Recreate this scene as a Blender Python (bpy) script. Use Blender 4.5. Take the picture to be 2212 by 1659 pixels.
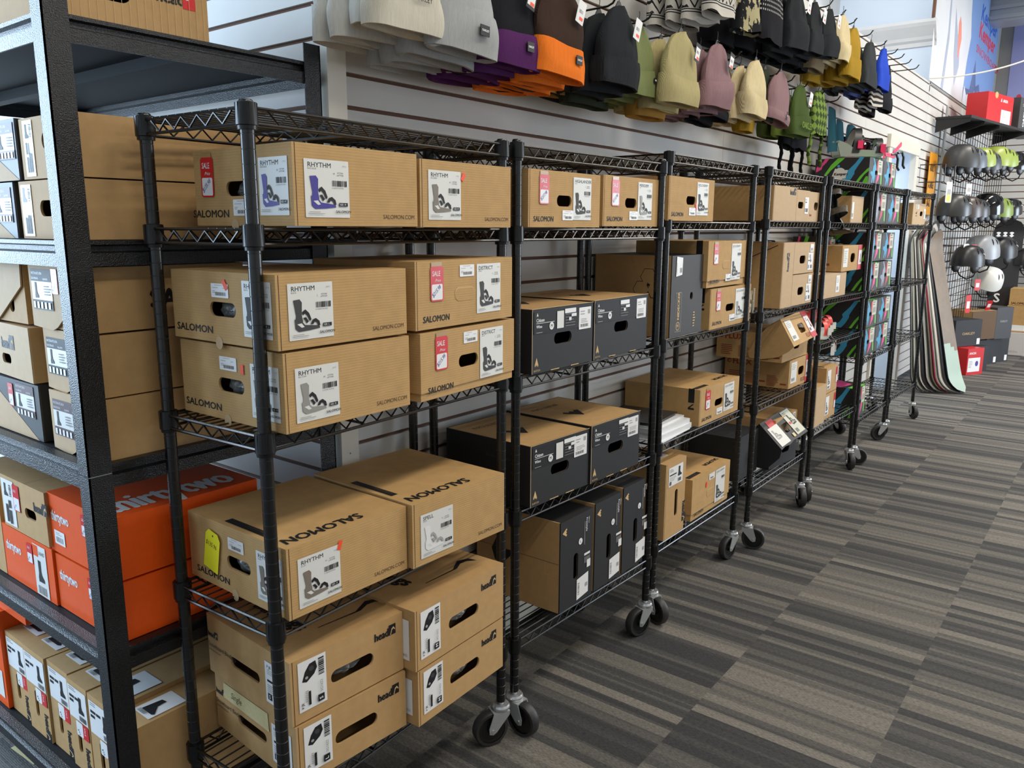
import bpy, math, random
from math import sin, cos, pi, radians
from mathutils import Vector, Matrix, noise
from mathutils.geometry import tessellate_polygon
S = 0.0254            # everything below is laid out in inches
for o in list(bpy.data.objects): bpy.data.objects.remove(o)
scene = bpy.context.scene
COL = scene.collection

# ------------------------------------------------------------ camera, light, exposure
F_PX, PIT, ROL, PSI = 1722.9, 0.1938, 0.00409, 0.65705
cd = bpy.data.cameras.new('camera'); cam = bpy.data.objects.new('camera', cd); COL.objects.link(cam)
cd.sensor_width = 36; cd.lens = F_PX * 36 / 2212; cd.clip_start = 0.02; cd.clip_end = 60
fw = Vector((cos(PSI), sin(PSI), 0)); rt = Vector((sin(PSI), -cos(PSI), 0)); up = Vector((0, 0, 1))
cF = fw * cos(PIT) - up * sin(PIT); cU = fw * sin(PIT) + up * cos(PIT)
X_ = rt * cos(ROL) + cU * sin(ROL); Y_ = cU * cos(ROL) - rt * sin(ROL); Z_ = -cF
m = Matrix((X_, Y_, Z_)).transposed().to_4x4(); m.translation = Vector((0, -62.4, 56.81)) * S
cam.matrix_world = m
scene.camera = cam
scene.view_settings.view_transform = 'Standard'
scene.view_settings.look = 'None'
scene.view_settings.gamma = 1
scene.view_settings.exposure = 0.45
scene.view_settings.use_curve_mapping = False
w = bpy.data.worlds.new('world'); scene.world = w; w.use_nodes = True
w.node_tree.nodes['Background'].inputs[0].default_value = (0.75, 0.87, 1, 1)
w.node_tree.nodes['Background'].inputs[1].default_value = 0.6
def area(name, loc, target, sx, sy, power, col, spread=180):
    l = bpy.data.lights.new(name, 'AREA'); l.shape = 'RECTANGLE'; l.size = sx * S; l.size_y = sy * S
    l.energy = power; l.color = col; l.spread = radians(spread)
    o = bpy.data.objects.new(name, l); COL.objects.link(o); o.location = Vector(loc) * S
    o.rotation_euler = (Vector(target) - Vector(loc)).to_track_quat('-Z', 'Y').to_euler()
    return o
WARM = (1, 0.93, 0.82)
for i, (lx, ly, lp) in enumerate(((10, -95, 26), (90, -80, 30), (180, -75, 36), (270, -70, 44), (360, -70, 52), (60, -200, 22), (200, -200, 30), (340, -200, 44))):
    area('ceiling_lamp_light', (lx, ly, 152), (lx, ly, 0), 60, 10, lp, WARM)
area('shop_window_light', (-25, 128, 72), (40, 0, 45), 110, 90, 190, (0.58, 0.78, 1.0))
area('alcove_fill_light', (255, 14, 152), (290, 24, 100), 40, 10, 14, (0.92, 0.96, 1.0))  # extra fill, added out of view to brighten the alcove and moulding
area('entrance_light', (440, -215, 66), (330, -40, 10), 90, 96, 230, (0.74, 0.86, 1.0))

# ------------------------------------------------------------ materials
def lin(c):
    r = []
    for v in c:
        v /= 255.0
        r.append(v / 12.92 if v <= 0.04045 else ((v + 0.055) / 1.055) ** 2.4)
    return (*r, 1)
MATS = {}
def mat(name, col, rough=0.6, metal=0.0, var=0.0, vs=30, bump=0.0, bs=400, stretch=(1, 1, 1), emit=0, coat=0, alpha=1, trans=0, spec=0.5, kind='noise'):
    m = bpy.data.materials.new(name); m.use_nodes = True; nt = m.node_tree; b = nt.nodes['Principled BSDF']
    b.inputs['Base Color'].default_value = lin(col); b.inputs['Roughness'].default_value = rough
    b.inputs['Metallic'].default_value = metal; b.inputs['Specular IOR Level'].default_value = spec
    b.inputs['Coat Weight'].default_value = coat
    if alpha < 1: b.inputs['Alpha'].default_value = alpha
    if trans: b.inputs['Transmission Weight'].default_value = trans
    if emit: b.inputs['Emission Color'].default_value = lin(col); b.inputs['Emission Strength'].default_value = emit
    if var or bump:
        tc = nt.nodes.new('ShaderNodeTexCoord'); mp = nt.nodes.new('ShaderNodeMapping'); mp.inputs['Scale'].default_value = stretch
        nt.links.new(tc.outputs['Object'], mp.inputs[0])
    if var:
        n = nt.nodes.new('ShaderNodeTexNoise'); n.inputs['Scale'].default_value = vs; n.inputs['Detail'].default_value = 4
        nt.links.new(mp.outputs[0], n.inputs[0])
        r = nt.nodes.new('ShaderNodeMapRange'); r.inputs[1].default_value = .3; r.inputs[2].default_value = .7
        r.inputs[3].default_value = 1 - var; r.inputs[4].default_value = 1 + var
        nt.links.new(n.outputs['Fac'], r.inputs[0])
        h = nt.nodes.new('ShaderNodeHueSaturation'); h.inputs['Color'].default_value = lin(col)
        nt.links.new(r.outputs[0], h.inputs['Value']); nt.links.new(h.outputs[0], b.inputs['Base Color'])
    if bump:
        if kind == 'rib':
            n2 = nt.nodes.new('ShaderNodeTexWave'); n2.inputs['Scale'].default_value = bs; n2.inputs['Distortion'].default_value = 1.5; n2.inputs['Detail Scale'].default_value = 3
        elif kind == 'corr':
            n2 = nt.nodes.new('ShaderNodeTexWave'); n2.bands_direction = 'Z'; n2.inputs['Scale'].default_value = bs; n2.inputs['Distortion'].default_value = 2.5; n2.inputs['Detail'].default_value = 3
        else:
            n2 = nt.nodes.new('ShaderNodeTexNoise'); n2.inputs['Scale'].default_value = bs; n2.inputs['Detail'].default_value = 2
        nt.links.new(mp.outputs[0], n2.inputs[0])
        bp = nt.nodes.new('ShaderNodeBump'); bp.inputs['Strength'].default_value = bump; bp.inputs['Distance'].default_value = 0.002
        nt.links.new(n2.outputs['Fac'], bp.inputs['Height']); nt.links.new(bp.outputs[0], b.inputs['Normal'])
    MATS[name] = m
    return m
mat('kraft', (190, 152, 98), .75, var=.07, vs=26, bump=.1, bs=60, kind='corr', stretch=(1, 1, 1))
mat('kraft_plain', (188, 150, 99), .7, var=.05, vs=45, bump=.06, bs=250)
mat('kraft_pale', (196, 166, 126), .7, var=.04, vs=45)
mat('kraft_edge', (214, 180, 128), .8)
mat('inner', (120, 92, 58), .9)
mat('tape', (176, 142, 92), .3)
mat('masking', (214, 200, 150), .6, var=.06, vs=120)
mat('black_card', (34, 34, 36), .62, var=.05, vs=300)
mat('grey_card', (62, 61, 62), .6, var=.04, vs=200)
mat('blue_card', (70, 76, 92), .5)
mat('orange_card', (238, 88, 16), .42, var=.03, vs=60, spec=.4)
mat('red_card', (206, 30, 34), .4)
mat('white_card_and_glare', (214, 210, 208), .5)
mat('label', (226, 226, 222), .45)
mat('label_w', (236, 236, 236), .4)
mat('ink', (20, 19, 22), .6)
mat('ink_g', (120, 118, 116), .6)
mat('ink_lt', (168, 166, 164), .6)
mat('ink_br', (96, 70, 44), .7)
mat('ink_dr', (52, 30, 22), .7)
mat('maroon', (70, 26, 30), .5)
mat('maroon_ink', (150, 60, 36), .7)
mat('red', (214, 28, 36), .35)
mat('redlt', (206, 70, 74), .4)
mat('neon', (255, 84, 46), .5)
mat('yellow', (246, 238, 44), .45)
mat('blueink', (42, 56, 150), .5)
mat('purpleblue', (66, 56, 150), .5)
mat('bronze', (84, 74, 68), .5)
mat('silver_p', (150, 148, 142), .5)
mat('taupe', (128, 118, 106), .5)
mat('poly_bag', (108, 108, 106), .25, var=.35, vs=60, bump=.8, bs=60)
mat('cyan', (60, 160, 205), .5); mat('pinkish', (238, 74, 146), .5); mat('green', (110, 205, 60), .5); mat('lilacgrey', (150, 156, 178), .5)
mat('cream_label', (206, 208, 190), .5)
mat('black_metal', (11, 12, 13), .3, metal=0, spec=.6)
mat('post_metal', (11, 12, 13), .25, spec=.7)
mat('groove', (34, 36, 38), .35, spec=.7)
mat('sleeve', (10, 11, 12), .35, spec=.5)
mat('hammer', (22, 22, 24), .34, metal=.25, bump=.9, bs=420, spec=.7)
mat('deck_black', (9, 11, 16), .6, spec=.18)
mat('chrome', (206, 208, 210), .25, metal=.75)
mat('zinc', (170, 174, 174), .35, metal=.35)
mat('rubber', (44, 43, 43), .5, var=.1, vs=80)
mat('hub', (16, 16, 17), .35)
mat('slat', (206, 204, 200), .5, var=.05, vs=3.5, spec=.35)
mat('groove_br', (104, 70, 52), .8)
mat('white_trim', (226, 221, 208), .35, var=.02, vs=20)
mat('white_wall', (206, 207, 208), .6, var=.02, vs=8)
mat('pale_blue', (205, 218, 232), .5)
mat('ceiling', (205, 204, 200), .8)
mat('grey_wall', (150, 150, 148), .7)
mat('paper', (226, 228, 230), .5); mat('dark_mag', (40, 44, 50), .3)
def M(n): return MATS[n]

# ------------------------------------------------------------ mesh builder
class MB:
    def __init__(s): s.v = []; s.f = []; s.m = []; s.mats = []; s.T = Matrix.Identity(4)
    def mi(s, name):
        if name not in s.mats: s.mats.append(name)
        return s.mats.index(name)
    def add(s, pts, faces, mt):
        k = len(s.v); i = s.mi(mt)
        s.v += [s.T @ Vector(p) for p in pts]
        for f in faces: s.f.append([k + a for a in f]); s.m.append(i)
    def box(s, x0, x1, y0, y1, z0, z1, mt):
        s.add([(x0, y0, z0), (x1, y0, z0), (x1, y1, z0), (x0, y1, z0), (x0, y0, z1), (x1, y0, z1), (x1, y1, z1), (x0, y1, z1)],
              [(0, 3, 2, 1), (4, 5, 6, 7), (0, 1, 5, 4), (1, 2, 6, 5), (2, 3, 7, 6), (3, 0, 4, 7)], mt)
    def tube(s, path, r, mt, n=6, cap=True):
        path = [Vector(p) for p in path]; rings = []
        for i, p in enumerate(path):
            a = path[max(i - 1, 0)]; b = path[min(i + 1, len(path) - 1)]; d = (b - a).normalized()
            h = Vector((0, 0, 1)) if abs(d.z) < .9 else Vector((1, 0, 0))
            u = d.cross(h).normalized(); v = d.cross(u)
            rr = r[i] if isinstance(r, (list, tuple)) else r
            rings.append([p + u * rr * cos(2 * pi * j / n) + v * rr * sin(2 * pi * j / n) for j in range(n)])
        pts = [q for R in rings for q in R]; fs = []
        for i in range(len(path) - 1):
            for j in range(n):
                fs.append((i * n + j, (i + 1) * n + j, (i + 1) * n + (j + 1) % n, i * n + (j + 1) % n))
        if cap: fs += [tuple(range(n)), tuple(reversed(range((len(path) - 1) * n, len(path) * n)))]
        s.add(pts, fs, mt)
    def lathe(s, prof, mt, n=20, cap=True, axis='z', c=(0, 0, 0)):
        pts = []; fs = []
        for r, z in prof:
            for j in range(n):
                a = 2 * pi * j / n; p = (r * cos(a), r * sin(a), z)
                if axis == 'y': p = (p[0], p[2], p[1])
                if axis == 'x': p = (p[2], p[0], p[1])
                pts.append((p[0] + c[0], p[1] + c[1], p[2] + c[2]))
        for i in range(len(prof) - 1):
            for j in range(n): fs.append((i * n + j, i * n + (j + 1) % n, (i + 1) * n + (j + 1) % n, (i + 1) * n + j))
        if cap: fs += [tuple(reversed(range(n))), tuple(range((len(prof) - 1) * n, len(prof) * n))]
        s.add(pts, fs, mt)
    def grid(s, fn, nu, nv, mt, closed=False):
        pts = [fn(i / (nu if closed else nu - 1), j / (nv - 1)) for j in range(nv) for i in range(nu)]
        fs = []
        for j in range(nv - 1):
            for i in range(nu if closed else nu - 1):
                a = j * nu + i; b = j * nu + (i + 1) % nu
                fs.append((a, b, b + nu, a + nu))
        s.add(pts, fs, mt)
    def slab(s, outline, z0, z1, mt, frame=None, holes=()):
        """extruded outline in xy (or through frame) between z0 and z1, with holes"""
        loops = [list(outline)] + [list(h) for h in holes]
        flat = [p for L in loops for p in L]
        tri = tessellate_polygon([[Vector((p[0], p[1], 0)) for p in L] for L in loops])
        fr = frame or (lambda u, v, n: (u, v, n))
        a = [fr(p[0], p[1], z1) for p in flat]; b = [fr(p[0], p[1], z0) for p in flat]
        fs = [tuple(t) for t in tri]; N = len(flat)
        fs += [tuple(N + i for i in reversed(t)) for t in tri]
        k = 0
        for L in loops:
            n = len(L)
            for i in range(n): fs.append((k + i, k + (i + 1) % n, N + k + (i + 1) % n, N + k + i))
            k += n
        s.add(a + b, fs, mt)
    def build(s, name, parent=None, smooth=False, loc=None, rot=0, weld=False):
        me = bpy.data.meshes.new(name)
        me.from_pydata([tuple(p * S) for p in s.v], [], s.f)
        for n in s.mats: me.materials.append(M(n))
        me.polygons.foreach_set('material_index', s.m)
        if smooth: me.polygons.foreach_set('use_smooth', [True] * len(s.f))
        me.update()
        if smooth:
            try: me.set_sharp_from_angle(angle=radians(42))
            except Exception: pass
        o = bpy.data.objects.new(name, me); COL.objects.link(o)
        if parent: o.parent = parent
        if loc is not None: o.location = Vector(loc) * S
        if rot: o.rotation_euler = (0, 0, radians(rot)) if not isinstance(rot, tuple) else tuple(radians(a) for a in rot)
        return o
class Fr:
    def __init__(s, O, U, V, N): s.O, s.U, s.V, s.N = map(Vector, (O, U, V, N))
    def __call__(s, u, v, n=0): return s.O + s.U * u + s.V * v + s.N * n
def tag(o, label, cat, group=None):
    o['label'] = label; o['category'] = cat
    if group: o['group'] = group
    return o
def thing(name, label, cat, loc=(0, 0, 0), rot=0, group=None):
    o = bpy.data.objects.new(name, None); COL.objects.link(o); o.empty_display_size = .05
    o.location = Vector(loc) * S
    o.rotation_euler = (0, 0, radians(rot)) if not isinstance(rot, tuple) else tuple(radians(a) for a in rot)
    return tag(o, label, cat, group)
def struct(o): o['kind'] = 'structure'; return o
def dup(o, parent=None, loc=None, rot=None):
    c = o.copy(); COL.objects.link(c)
    if parent: c.parent = parent
    if loc is not None: c.location = Vector(loc) * S
    if rot is not None: c.rotation_euler = (0, 0, radians(rot))
    return c
def duptree(o, parent=None):
    c = dup(o, parent)
    for ch in list(o.children): duptree(ch, c)
    return c

# ------------------------------------------------------------ room shell
WY = 1.5            # slat wall plane
def slatwall(name, fr, L, z0, z1, zg=74.98, pitch=3.14, x0=0, seams=(), cut=None):
    """planks with grooves; fr(u, v, n): u along wall, v up, n out of the wall"""
    mb = MB(); k0 = int((z0 - zg) / pitch) - 1; zz = [z0]
    segs = []
    k = k0
    while zg + k * pitch < z1:
        g = zg + k * pitch
        if g - .42 > zz[-1]: segs.append((zz[-1], g - .42)); zz.append(g)
        k += 1
    segs.append((zz[-1], z1))
    us = [x0] + list(seams) + [L]
    def put(u0, u1, a, b, n0, n1, mt):
        P = [fr(u, v, n) for n in (n0, n1) for v in (a, b) for u in (u0, u1)]
        mb.add(P, [(0, 1, 3, 2), (4, 6, 7, 5), (0, 4, 5, 1), (2, 3, 7, 6), (0, 2, 6, 4), (1, 5, 7, 3)], mt)
    spans = []
    for i in range(len(us) - 1): spans.append((us[i] + (.04 if i else 0), us[i + 1] - .04))
    for (u0, u1) in spans:
        for a, b in segs:
            if cut and a < cut[3] and b > cut[2]:
                bb = [(u0, min(u1, cut[0])), (max(u0, cut[1]), u1)]
                for c, d in bb:
                    if d > c: put(c, d, a, b, -.35, 0, 'slat')
                if b > cut[3] > a and min(u1, cut[1]) > max(u0, cut[0]): put(max(u0, cut[0]), min(u1, cut[1]), cut[3], b, -.35, 0, 'slat')
            else: put(u0, u1, a, b, -.35, 0, 'slat')
    if cut:
        put(x0, cut[0], z0, z1, -.75, -.35, 'groove_br'); put(cut[1], L, z0, z1, -.75, -.35, 'groove_br'); put(cut[0], cut[1], cut[3], z1, -.75, -.35, 'groove_br')
    else: put(x0, L, z0, z1, -.75, -.35, 'groove_br')
    return struct(mb.build(name))
XE = 465
fy = Fr((0, WY, 0), (1, 0, 0), (0, 0, 1), (0, -1, 0))
fx = Fr((53.4, 0, 0), (0, 1, 0), (0, 0, 1), (-1, 0, 0))
fe = Fr((XE, 0, 0), (0, -1, 0), (0, 0, 1), (-1, 0, 0))
DX0, DX1 = 270, 310
slatwall('wall_back', fy, XE, 3.6, 107, x0=54.5, seams=(147.5, 243.5, 321), cut=(DX0, DX1, 3.6, 84.5))
slatwall('wall_left', fx, 128, 3.6, 107, x0=1.6, seams=(97,))
slatwall('wall_right', fe, 260, 3.6, 107, x0=-1.5, seams=(94.5, 190))
def sbox(name, *a): mb = MB(); mb.box(*a); return struct(mb.build(name))
mb = MB(); mb.box(52.2, 54.5, -.0, 1.6, 0, 130, 'white_trim'); 
for i in range(7): mb.lathe([(.09, -.03), (.09, -.01)], 'ink_g', 8, axis='y', c=(53.3, -.0, 11 + 15.6 * i + (-8.6)))
struct(mb.build('trim_1'))
sbox('baseboard_back', 54.5, DX0, WY - .6, WY + .4, 1.6, 8.2, 'white_trim')
sbox('baseboard_gap_shadow', 54.5, DX0, WY - .1, WY + .4, 0, 1.6, 'hub')  # black strip painting the shadow in the gap below the baseboard
sbox('baseboard_left', 52.8, 53.6, 1.6, 128, 0, 3.6, 'white_trim')
sbox('baseboard_right', XE - .6, XE + .4, -260, WY, 0, 3.6, 'white_trim')
# doorway in the slat wall: white casing, pale blue passage behind it
mb = MB(); mb.box(DX0 - .5, DX0 + 3, WY - .8, WY + 1, 0, 84.5, 'white_trim'); mb.box(DX1 - 3.5, DX1 + .5, WY - .8, WY + 1, 0, 84.5, 'white_trim'); mb.box(DX0 - .9, DX1 + .9, WY - 1.0, WY + .9, 81.4, 85.2, 'white_trim')
struct(mb.build('trim_2'))
mb = MB(); mb.box(DX1 - 3, DX1, WY + 1, 48, 0, 84, 'pale_blue'); mb.box(DX0, DX1, 46, 48, 0, 96, 'pale_blue'); mb.box(DX0, DX1, WY + 1, 48, 83, 84, 'white_wall'); mb.box(DX0, DX0 + 1, WY + 1, 48, 0, 84, 'pale_blue')
struct(mb.build('trim_3'))
area('passage_fill_light', (292, 30, 80), (292, 10, 0), 20, 20, 9, (0.85, 0.93, 1.0))  # unseen fill added to brighten the enclosed passage
# wall above the slats: set back, with a return wall carrying a crown moulding
mb = MB(); mb.box(54.5, 320, 34, 35, 100, 156, 'white_wall'); mb.box(54.5, 320, WY + .8, 35, 106, 107, 'white_wall')
for xx in (190, 252, 286): mb.box(xx, xx + .5, 33.9, 34.0, 107, 156, 'ink_g')
struct(mb.build('wall_upper_back'))
mb = MB(); mb.box(320, 321, WY, 35, 104, 156, 'pale_blue'); struct(mb.build('wall_upper_return'))  # pale blue puts the tint of the window light into the wall colour
mb = MB(); fr = Fr((320, 35, 0), (-1, 0, 0), (0, 0, 1), (0, -1, 0)); mb.slab([(0, 119), (.6, 119), (.8, 120.3), (1.6, 121), (2.0, 122), (4.4, 125), (5.0, 126), (5.0, 127), (0, 127)], 0, 34.5, 'white_wall', frame=fr); struct(mb.build('trim_4'))
mb = MB(); mb.box(321, XE, WY - .1, WY + .9, 106.5, 156, 'grey_wall'); struct(mb.build('wall_upper_front'))
mb = MB(); mb.box(XE, XE + 1, -260, WY + 1, 107, 156, 'grey_wall'); struct(mb.build('wall_upper_right'))
mb = MB(); mb.box(53, 54.4, 0.5, 128, 107, 156, 'white_wall'); struct(mb.build('wall_upper_left'))
mb = MB(); mb.box(-110, XE + 2, -262, -260, 0, 156, 'white_wall'); struct(mb.build('wall_front'))
mb = MB(); mb.box(-112, -110, -262, 142, 0, 156, 'white_wall'); struct(mb.build('wall_side'))
mb = MB(); mb.box(-112, -92, 140, 142, 0, 156, 'white_wall'); mb.box(38, 54, 140, 142, 0, 156, 'white_wall'); mb.box(-92, 38, 140, 142, 120, 156, 'white_wall'); mb.box(-92, 38, 140, 142, 0, 20, 'white_wall'); struct(mb.build('wall_window'))
sbox('ceiling', -112, XE + 2, -262, 142, 156, 158, 'ceiling')
mb = MB(); mb.box(425, 439, -120, WY - .2, 146, 155.5, 'zinc'); mb.box(424, 425, -120, WY - .2, 147, 148.5, 'zinc'); mb.box(424, 425, -120, WY - .2, 151, 152.5, 'zinc'); mb.build('ceiling_duct'); tag(bpy.data.objects['ceiling_duct'], 'grey metal ceiling duct at the top right, above the mountain poster', 'duct')
# carpet
m = bpy.data.materials.new('carpet'); m.use_nodes = True; nt = m.node_tree; b = nt.nodes['Principled BSDF']; MATS['carpet'] = m
N = nt.nodes.new; Lk = nt.links.new
def math_(op, a, b_=None):
    n = N('ShaderNodeMath'); n.operation = op
    for i, v in enumerate((a, b_)):
        if v is None: continue
        if isinstance(v, (int, float)): n.inputs[i].default_value = v
        else: Lk(v, n.inputs[i])
    return n.outputs[0]
tc = N('ShaderNodeTexCoord'); sp = N('ShaderNodeSeparateXYZ'); Lk(tc.outputs['Object'], sp.inputs[0])
xi = math_('MULTIPLY', sp.outputs[0], 1 / S); yi = math_('MULTIPLY', sp.outputs[1], 1 / S)
def stripes(wid, seed, tile=19.7, yo=7.0):
    ty = math_('FLOOR', math_('DIVIDE', math_('ADD', yi, yo), tile)); tx = math_('FLOOR', math_('DIVIDE', math_('ADD', xi, 400), tile * 2))
    si = math_('FLOOR', math_('DIVIDE', math_('ADD', xi, math_('MULTIPLY', ty, 3.7)), wid))
    cv = N('ShaderNodeCombineXYZ'); Lk(si, cv.inputs[0]); Lk(math_('ADD', ty, seed), cv.inputs[1])
    wn = N('ShaderNodeTexWhiteNoise'); wn.noise_dimensions = '2D'; Lk(cv.outputs[0], wn.inputs[0])
    return wn.outputs['Value'], ty
a1, ty = stripes(1.55, 3); a2, _ = stripes(4.65, 11); a3, _ = stripes(.78, 29)
mix = math_('ADD', math_('ADD', math_('MULTIPLY', a1, .45), math_('MULTIPLY', a2, .35)), math_('MULTIPLY', a3, .2))
cr = N('ShaderNodeValToRGB'); Lk(mix, cr.inputs[0]); e = cr.color_ramp.elements
e[0].position = .22; e[0].color = lin((54, 54, 55)); e[1].position = .78; e[1].color = lin((118, 113, 106))
for p, c in ((.38, (66, 65, 65)), (.5, (86, 84, 81)), (.62, (102, 98, 92))): q = e.new(p); q.color = lin(c)
mp = N('ShaderNodeMapping'); Lk(tc.outputs['Object'], mp.inputs[0]); mp.inputs['Scale'].default_value = (330, 90, 1)
nz = N('ShaderNodeTexNoise'); Lk(mp.outputs[0], nz.inputs[0]); nz.inputs['Scale'].default_value = 1; nz.inputs['Detail'].default_value = 2
rib = math_('SINE', math_('MULTIPLY', xi, 2 * pi / .19)); 
fac = math_('ADD', math_('MULTIPLY', nz.outputs['Fac'], 1.3), math_('MULTIPLY', rib, .12)); 
mr = N('ShaderNodeMapRange'); Lk(fac, mr.inputs[0]); mr.inputs[1].default_value = .3; mr.inputs[2].default_value = 1.0; mr.inputs[3].default_value = .5; mr.inputs[4].default_value = 1.5
hs = N('ShaderNodeHueSaturation'); Lk(cr.outputs[0], hs.inputs['Color']); Lk(mr.outputs[0], hs.inputs['Value']); Lk(hs.outputs[0], b.inputs['Base Color'])
bp = N('ShaderNodeBump'); bp.inputs['Strength'].default_value = .5; bp.inputs['Distance'].default_value = .002; Lk(fac, bp.inputs['Height']); Lk(bp.outputs[0], b.inputs['Normal'])
b.inputs['Roughness'].default_value = .75; b.inputs['Specular IOR Level'].default_value = .35
sbox('floor', -112, XE + 2, -262, 142, -1, 0, 'carpet')

# ------------------------------------------------------------ lettering (mesh text, cap height 1)
TX = {}
def text_mesh(s, bold):
    k = (s, bold)
    if k in TX: return TX[k]
    c = bpy.data.curves.new('lettering', 'FONT'); c.body = s; c.size = 1; c.offset = bold; c.resolution_u = 2; c.fill_mode = 'FRONT'
    o = bpy.data.objects.new('lettering', c); COL.objects.link(o)
    bpy.context.view_layer.update()
    me = bpy.data.meshes.new_from_object(o.evaluated_get(bpy.context.evaluated_depsgraph_get()))
    q = 1 / 0.70
    TX[k] = ([(v.co.x * q, v.co.y * q) for v in me.vertices], [tuple(p.vertices) for p in me.polygons])
    bpy.data.meshes.remove(me); bpy.data.objects.remove(o); bpy.data.curves.remove(c)
    return TX[k]
def rrect(u, v, w, h, r, n=4):
    r = min(r, w / 2 - 1e-3, h / 2 - 1e-3); pts = []
    for cx, cy, a0 in ((u + w - r, v + r, -90), (u + w - r, v + h - r, 0), (u + r, v + h - r, 90), (u + r, v + r, 180)):
        for i in range(n + 1):
            a = radians(a0 + 90 * i / n); pts.append((cx + r * cos(a), cy + r * sin(a)))
    return pts
def circ(cu, cv, ru, rv=None, n=20):
    rv = rv or ru
    return [(cu + ru * cos(2 * pi * i / n), cv + rv * sin(2 * pi * i / n)) for i in range(n)]
_k = [0]
def draw(mb, fr, items, off=0.02, T=None):
    T = T or (lambda u, v: (u, v))
    for it in items:
        k = it[0]; _k[0] = (_k[0] + 1) % 9
        z = off + .004
        off = z
        def P(pts, mt):
            q = [T(*p) for p in pts]
            tri = tessellate_polygon([[Vector((a, b, 0)) for a, b in q]])
            mb.add([fr(a, b, z) for a, b in q], [tuple(t) for t in tri], mt)
        if k == 'r': _, u, v, w_, h_, mt = it; P([(u, v), (u + w_, v), (u + w_, v + h_), (u, v + h_)], mt)
        elif k == 'rr': _, u, v, w_, h_, r, mt = it; P(rrect(u, v, w_, h_, r), mt)
        elif k == 'p': P(it[1], it[2])
        elif k == 'c': P(circ(it[1], it[2], it[3], it[4]), it[5])
        elif k == 't':
            _, s, u, v, h_, mt = it[:6]; o = it[6] if len(it) > 6 else {}
            vs, fs = text_mesh(s, 0); B = o.get('b', 0) * 1.25 * h_; a = radians(o.get('rot', 0)); wx = o.get('w', 1); sh = o.get('sh', 0)
            pts = []
            cps = [(0, 0)] if not B else [(-B, 0), (B, 0), (0, -B * .7), (0, B * .7)]
            for ci, (bx, by) in enumerate(cps):
                pts = []
                for x, y in vs:
                    x, y = (x * wx + sh * y) * h_ + bx, y * h_ + by
                    pts.append(fr(*T(u + x * cos(a) - y * sin(a), v + x * sin(a) + y * cos(a)), z + ci * .0009))
                mb.add(pts, fs, mt)
        elif k == 'bar':
            _, u, v, w_, h_ = it[:5]; rr = random.Random(int(u * 91 + v * 37)); x = 0
            while x < w_:
                b = rr.choice((.03, .05, .08)) * w_; g = rr.choice((.03, .05)) * w_
                if x + b > w_: break
                P([(u + x, v), (u + x + b, v), (u + x + b, v + h_), (u + x, v + h_)], 'ink_g' if len(it) < 6 else it[5]); x += b + g
        elif k == 'ln':
            _, u, v, w_, n, dh, mt = it; rr = random.Random(int(u * 31 + v * 57 + w_ * 7))
            for i in range(n):
                L = w_ * rr.uniform(.6, 1); P([(u, v - i * dh), (u + L, v - i * dh), (u + L, v - i * dh - dh * .4), (u, v - i * dh - dh * .4)], mt)
        elif k == 'g':
            _, du, dv, a, sx, sy, sub = it; a = radians(a)
            draw(mb, fr, sub, off, lambda u, v, T=T, du=du, dv=dv, a=a, sx=sx, sy=sy: T(du + u * sx * cos(a) - v * sy * sin(a), dv + u * sx * sin(a) + v * sy * cos(a)))
            off += .03
    return off

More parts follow.
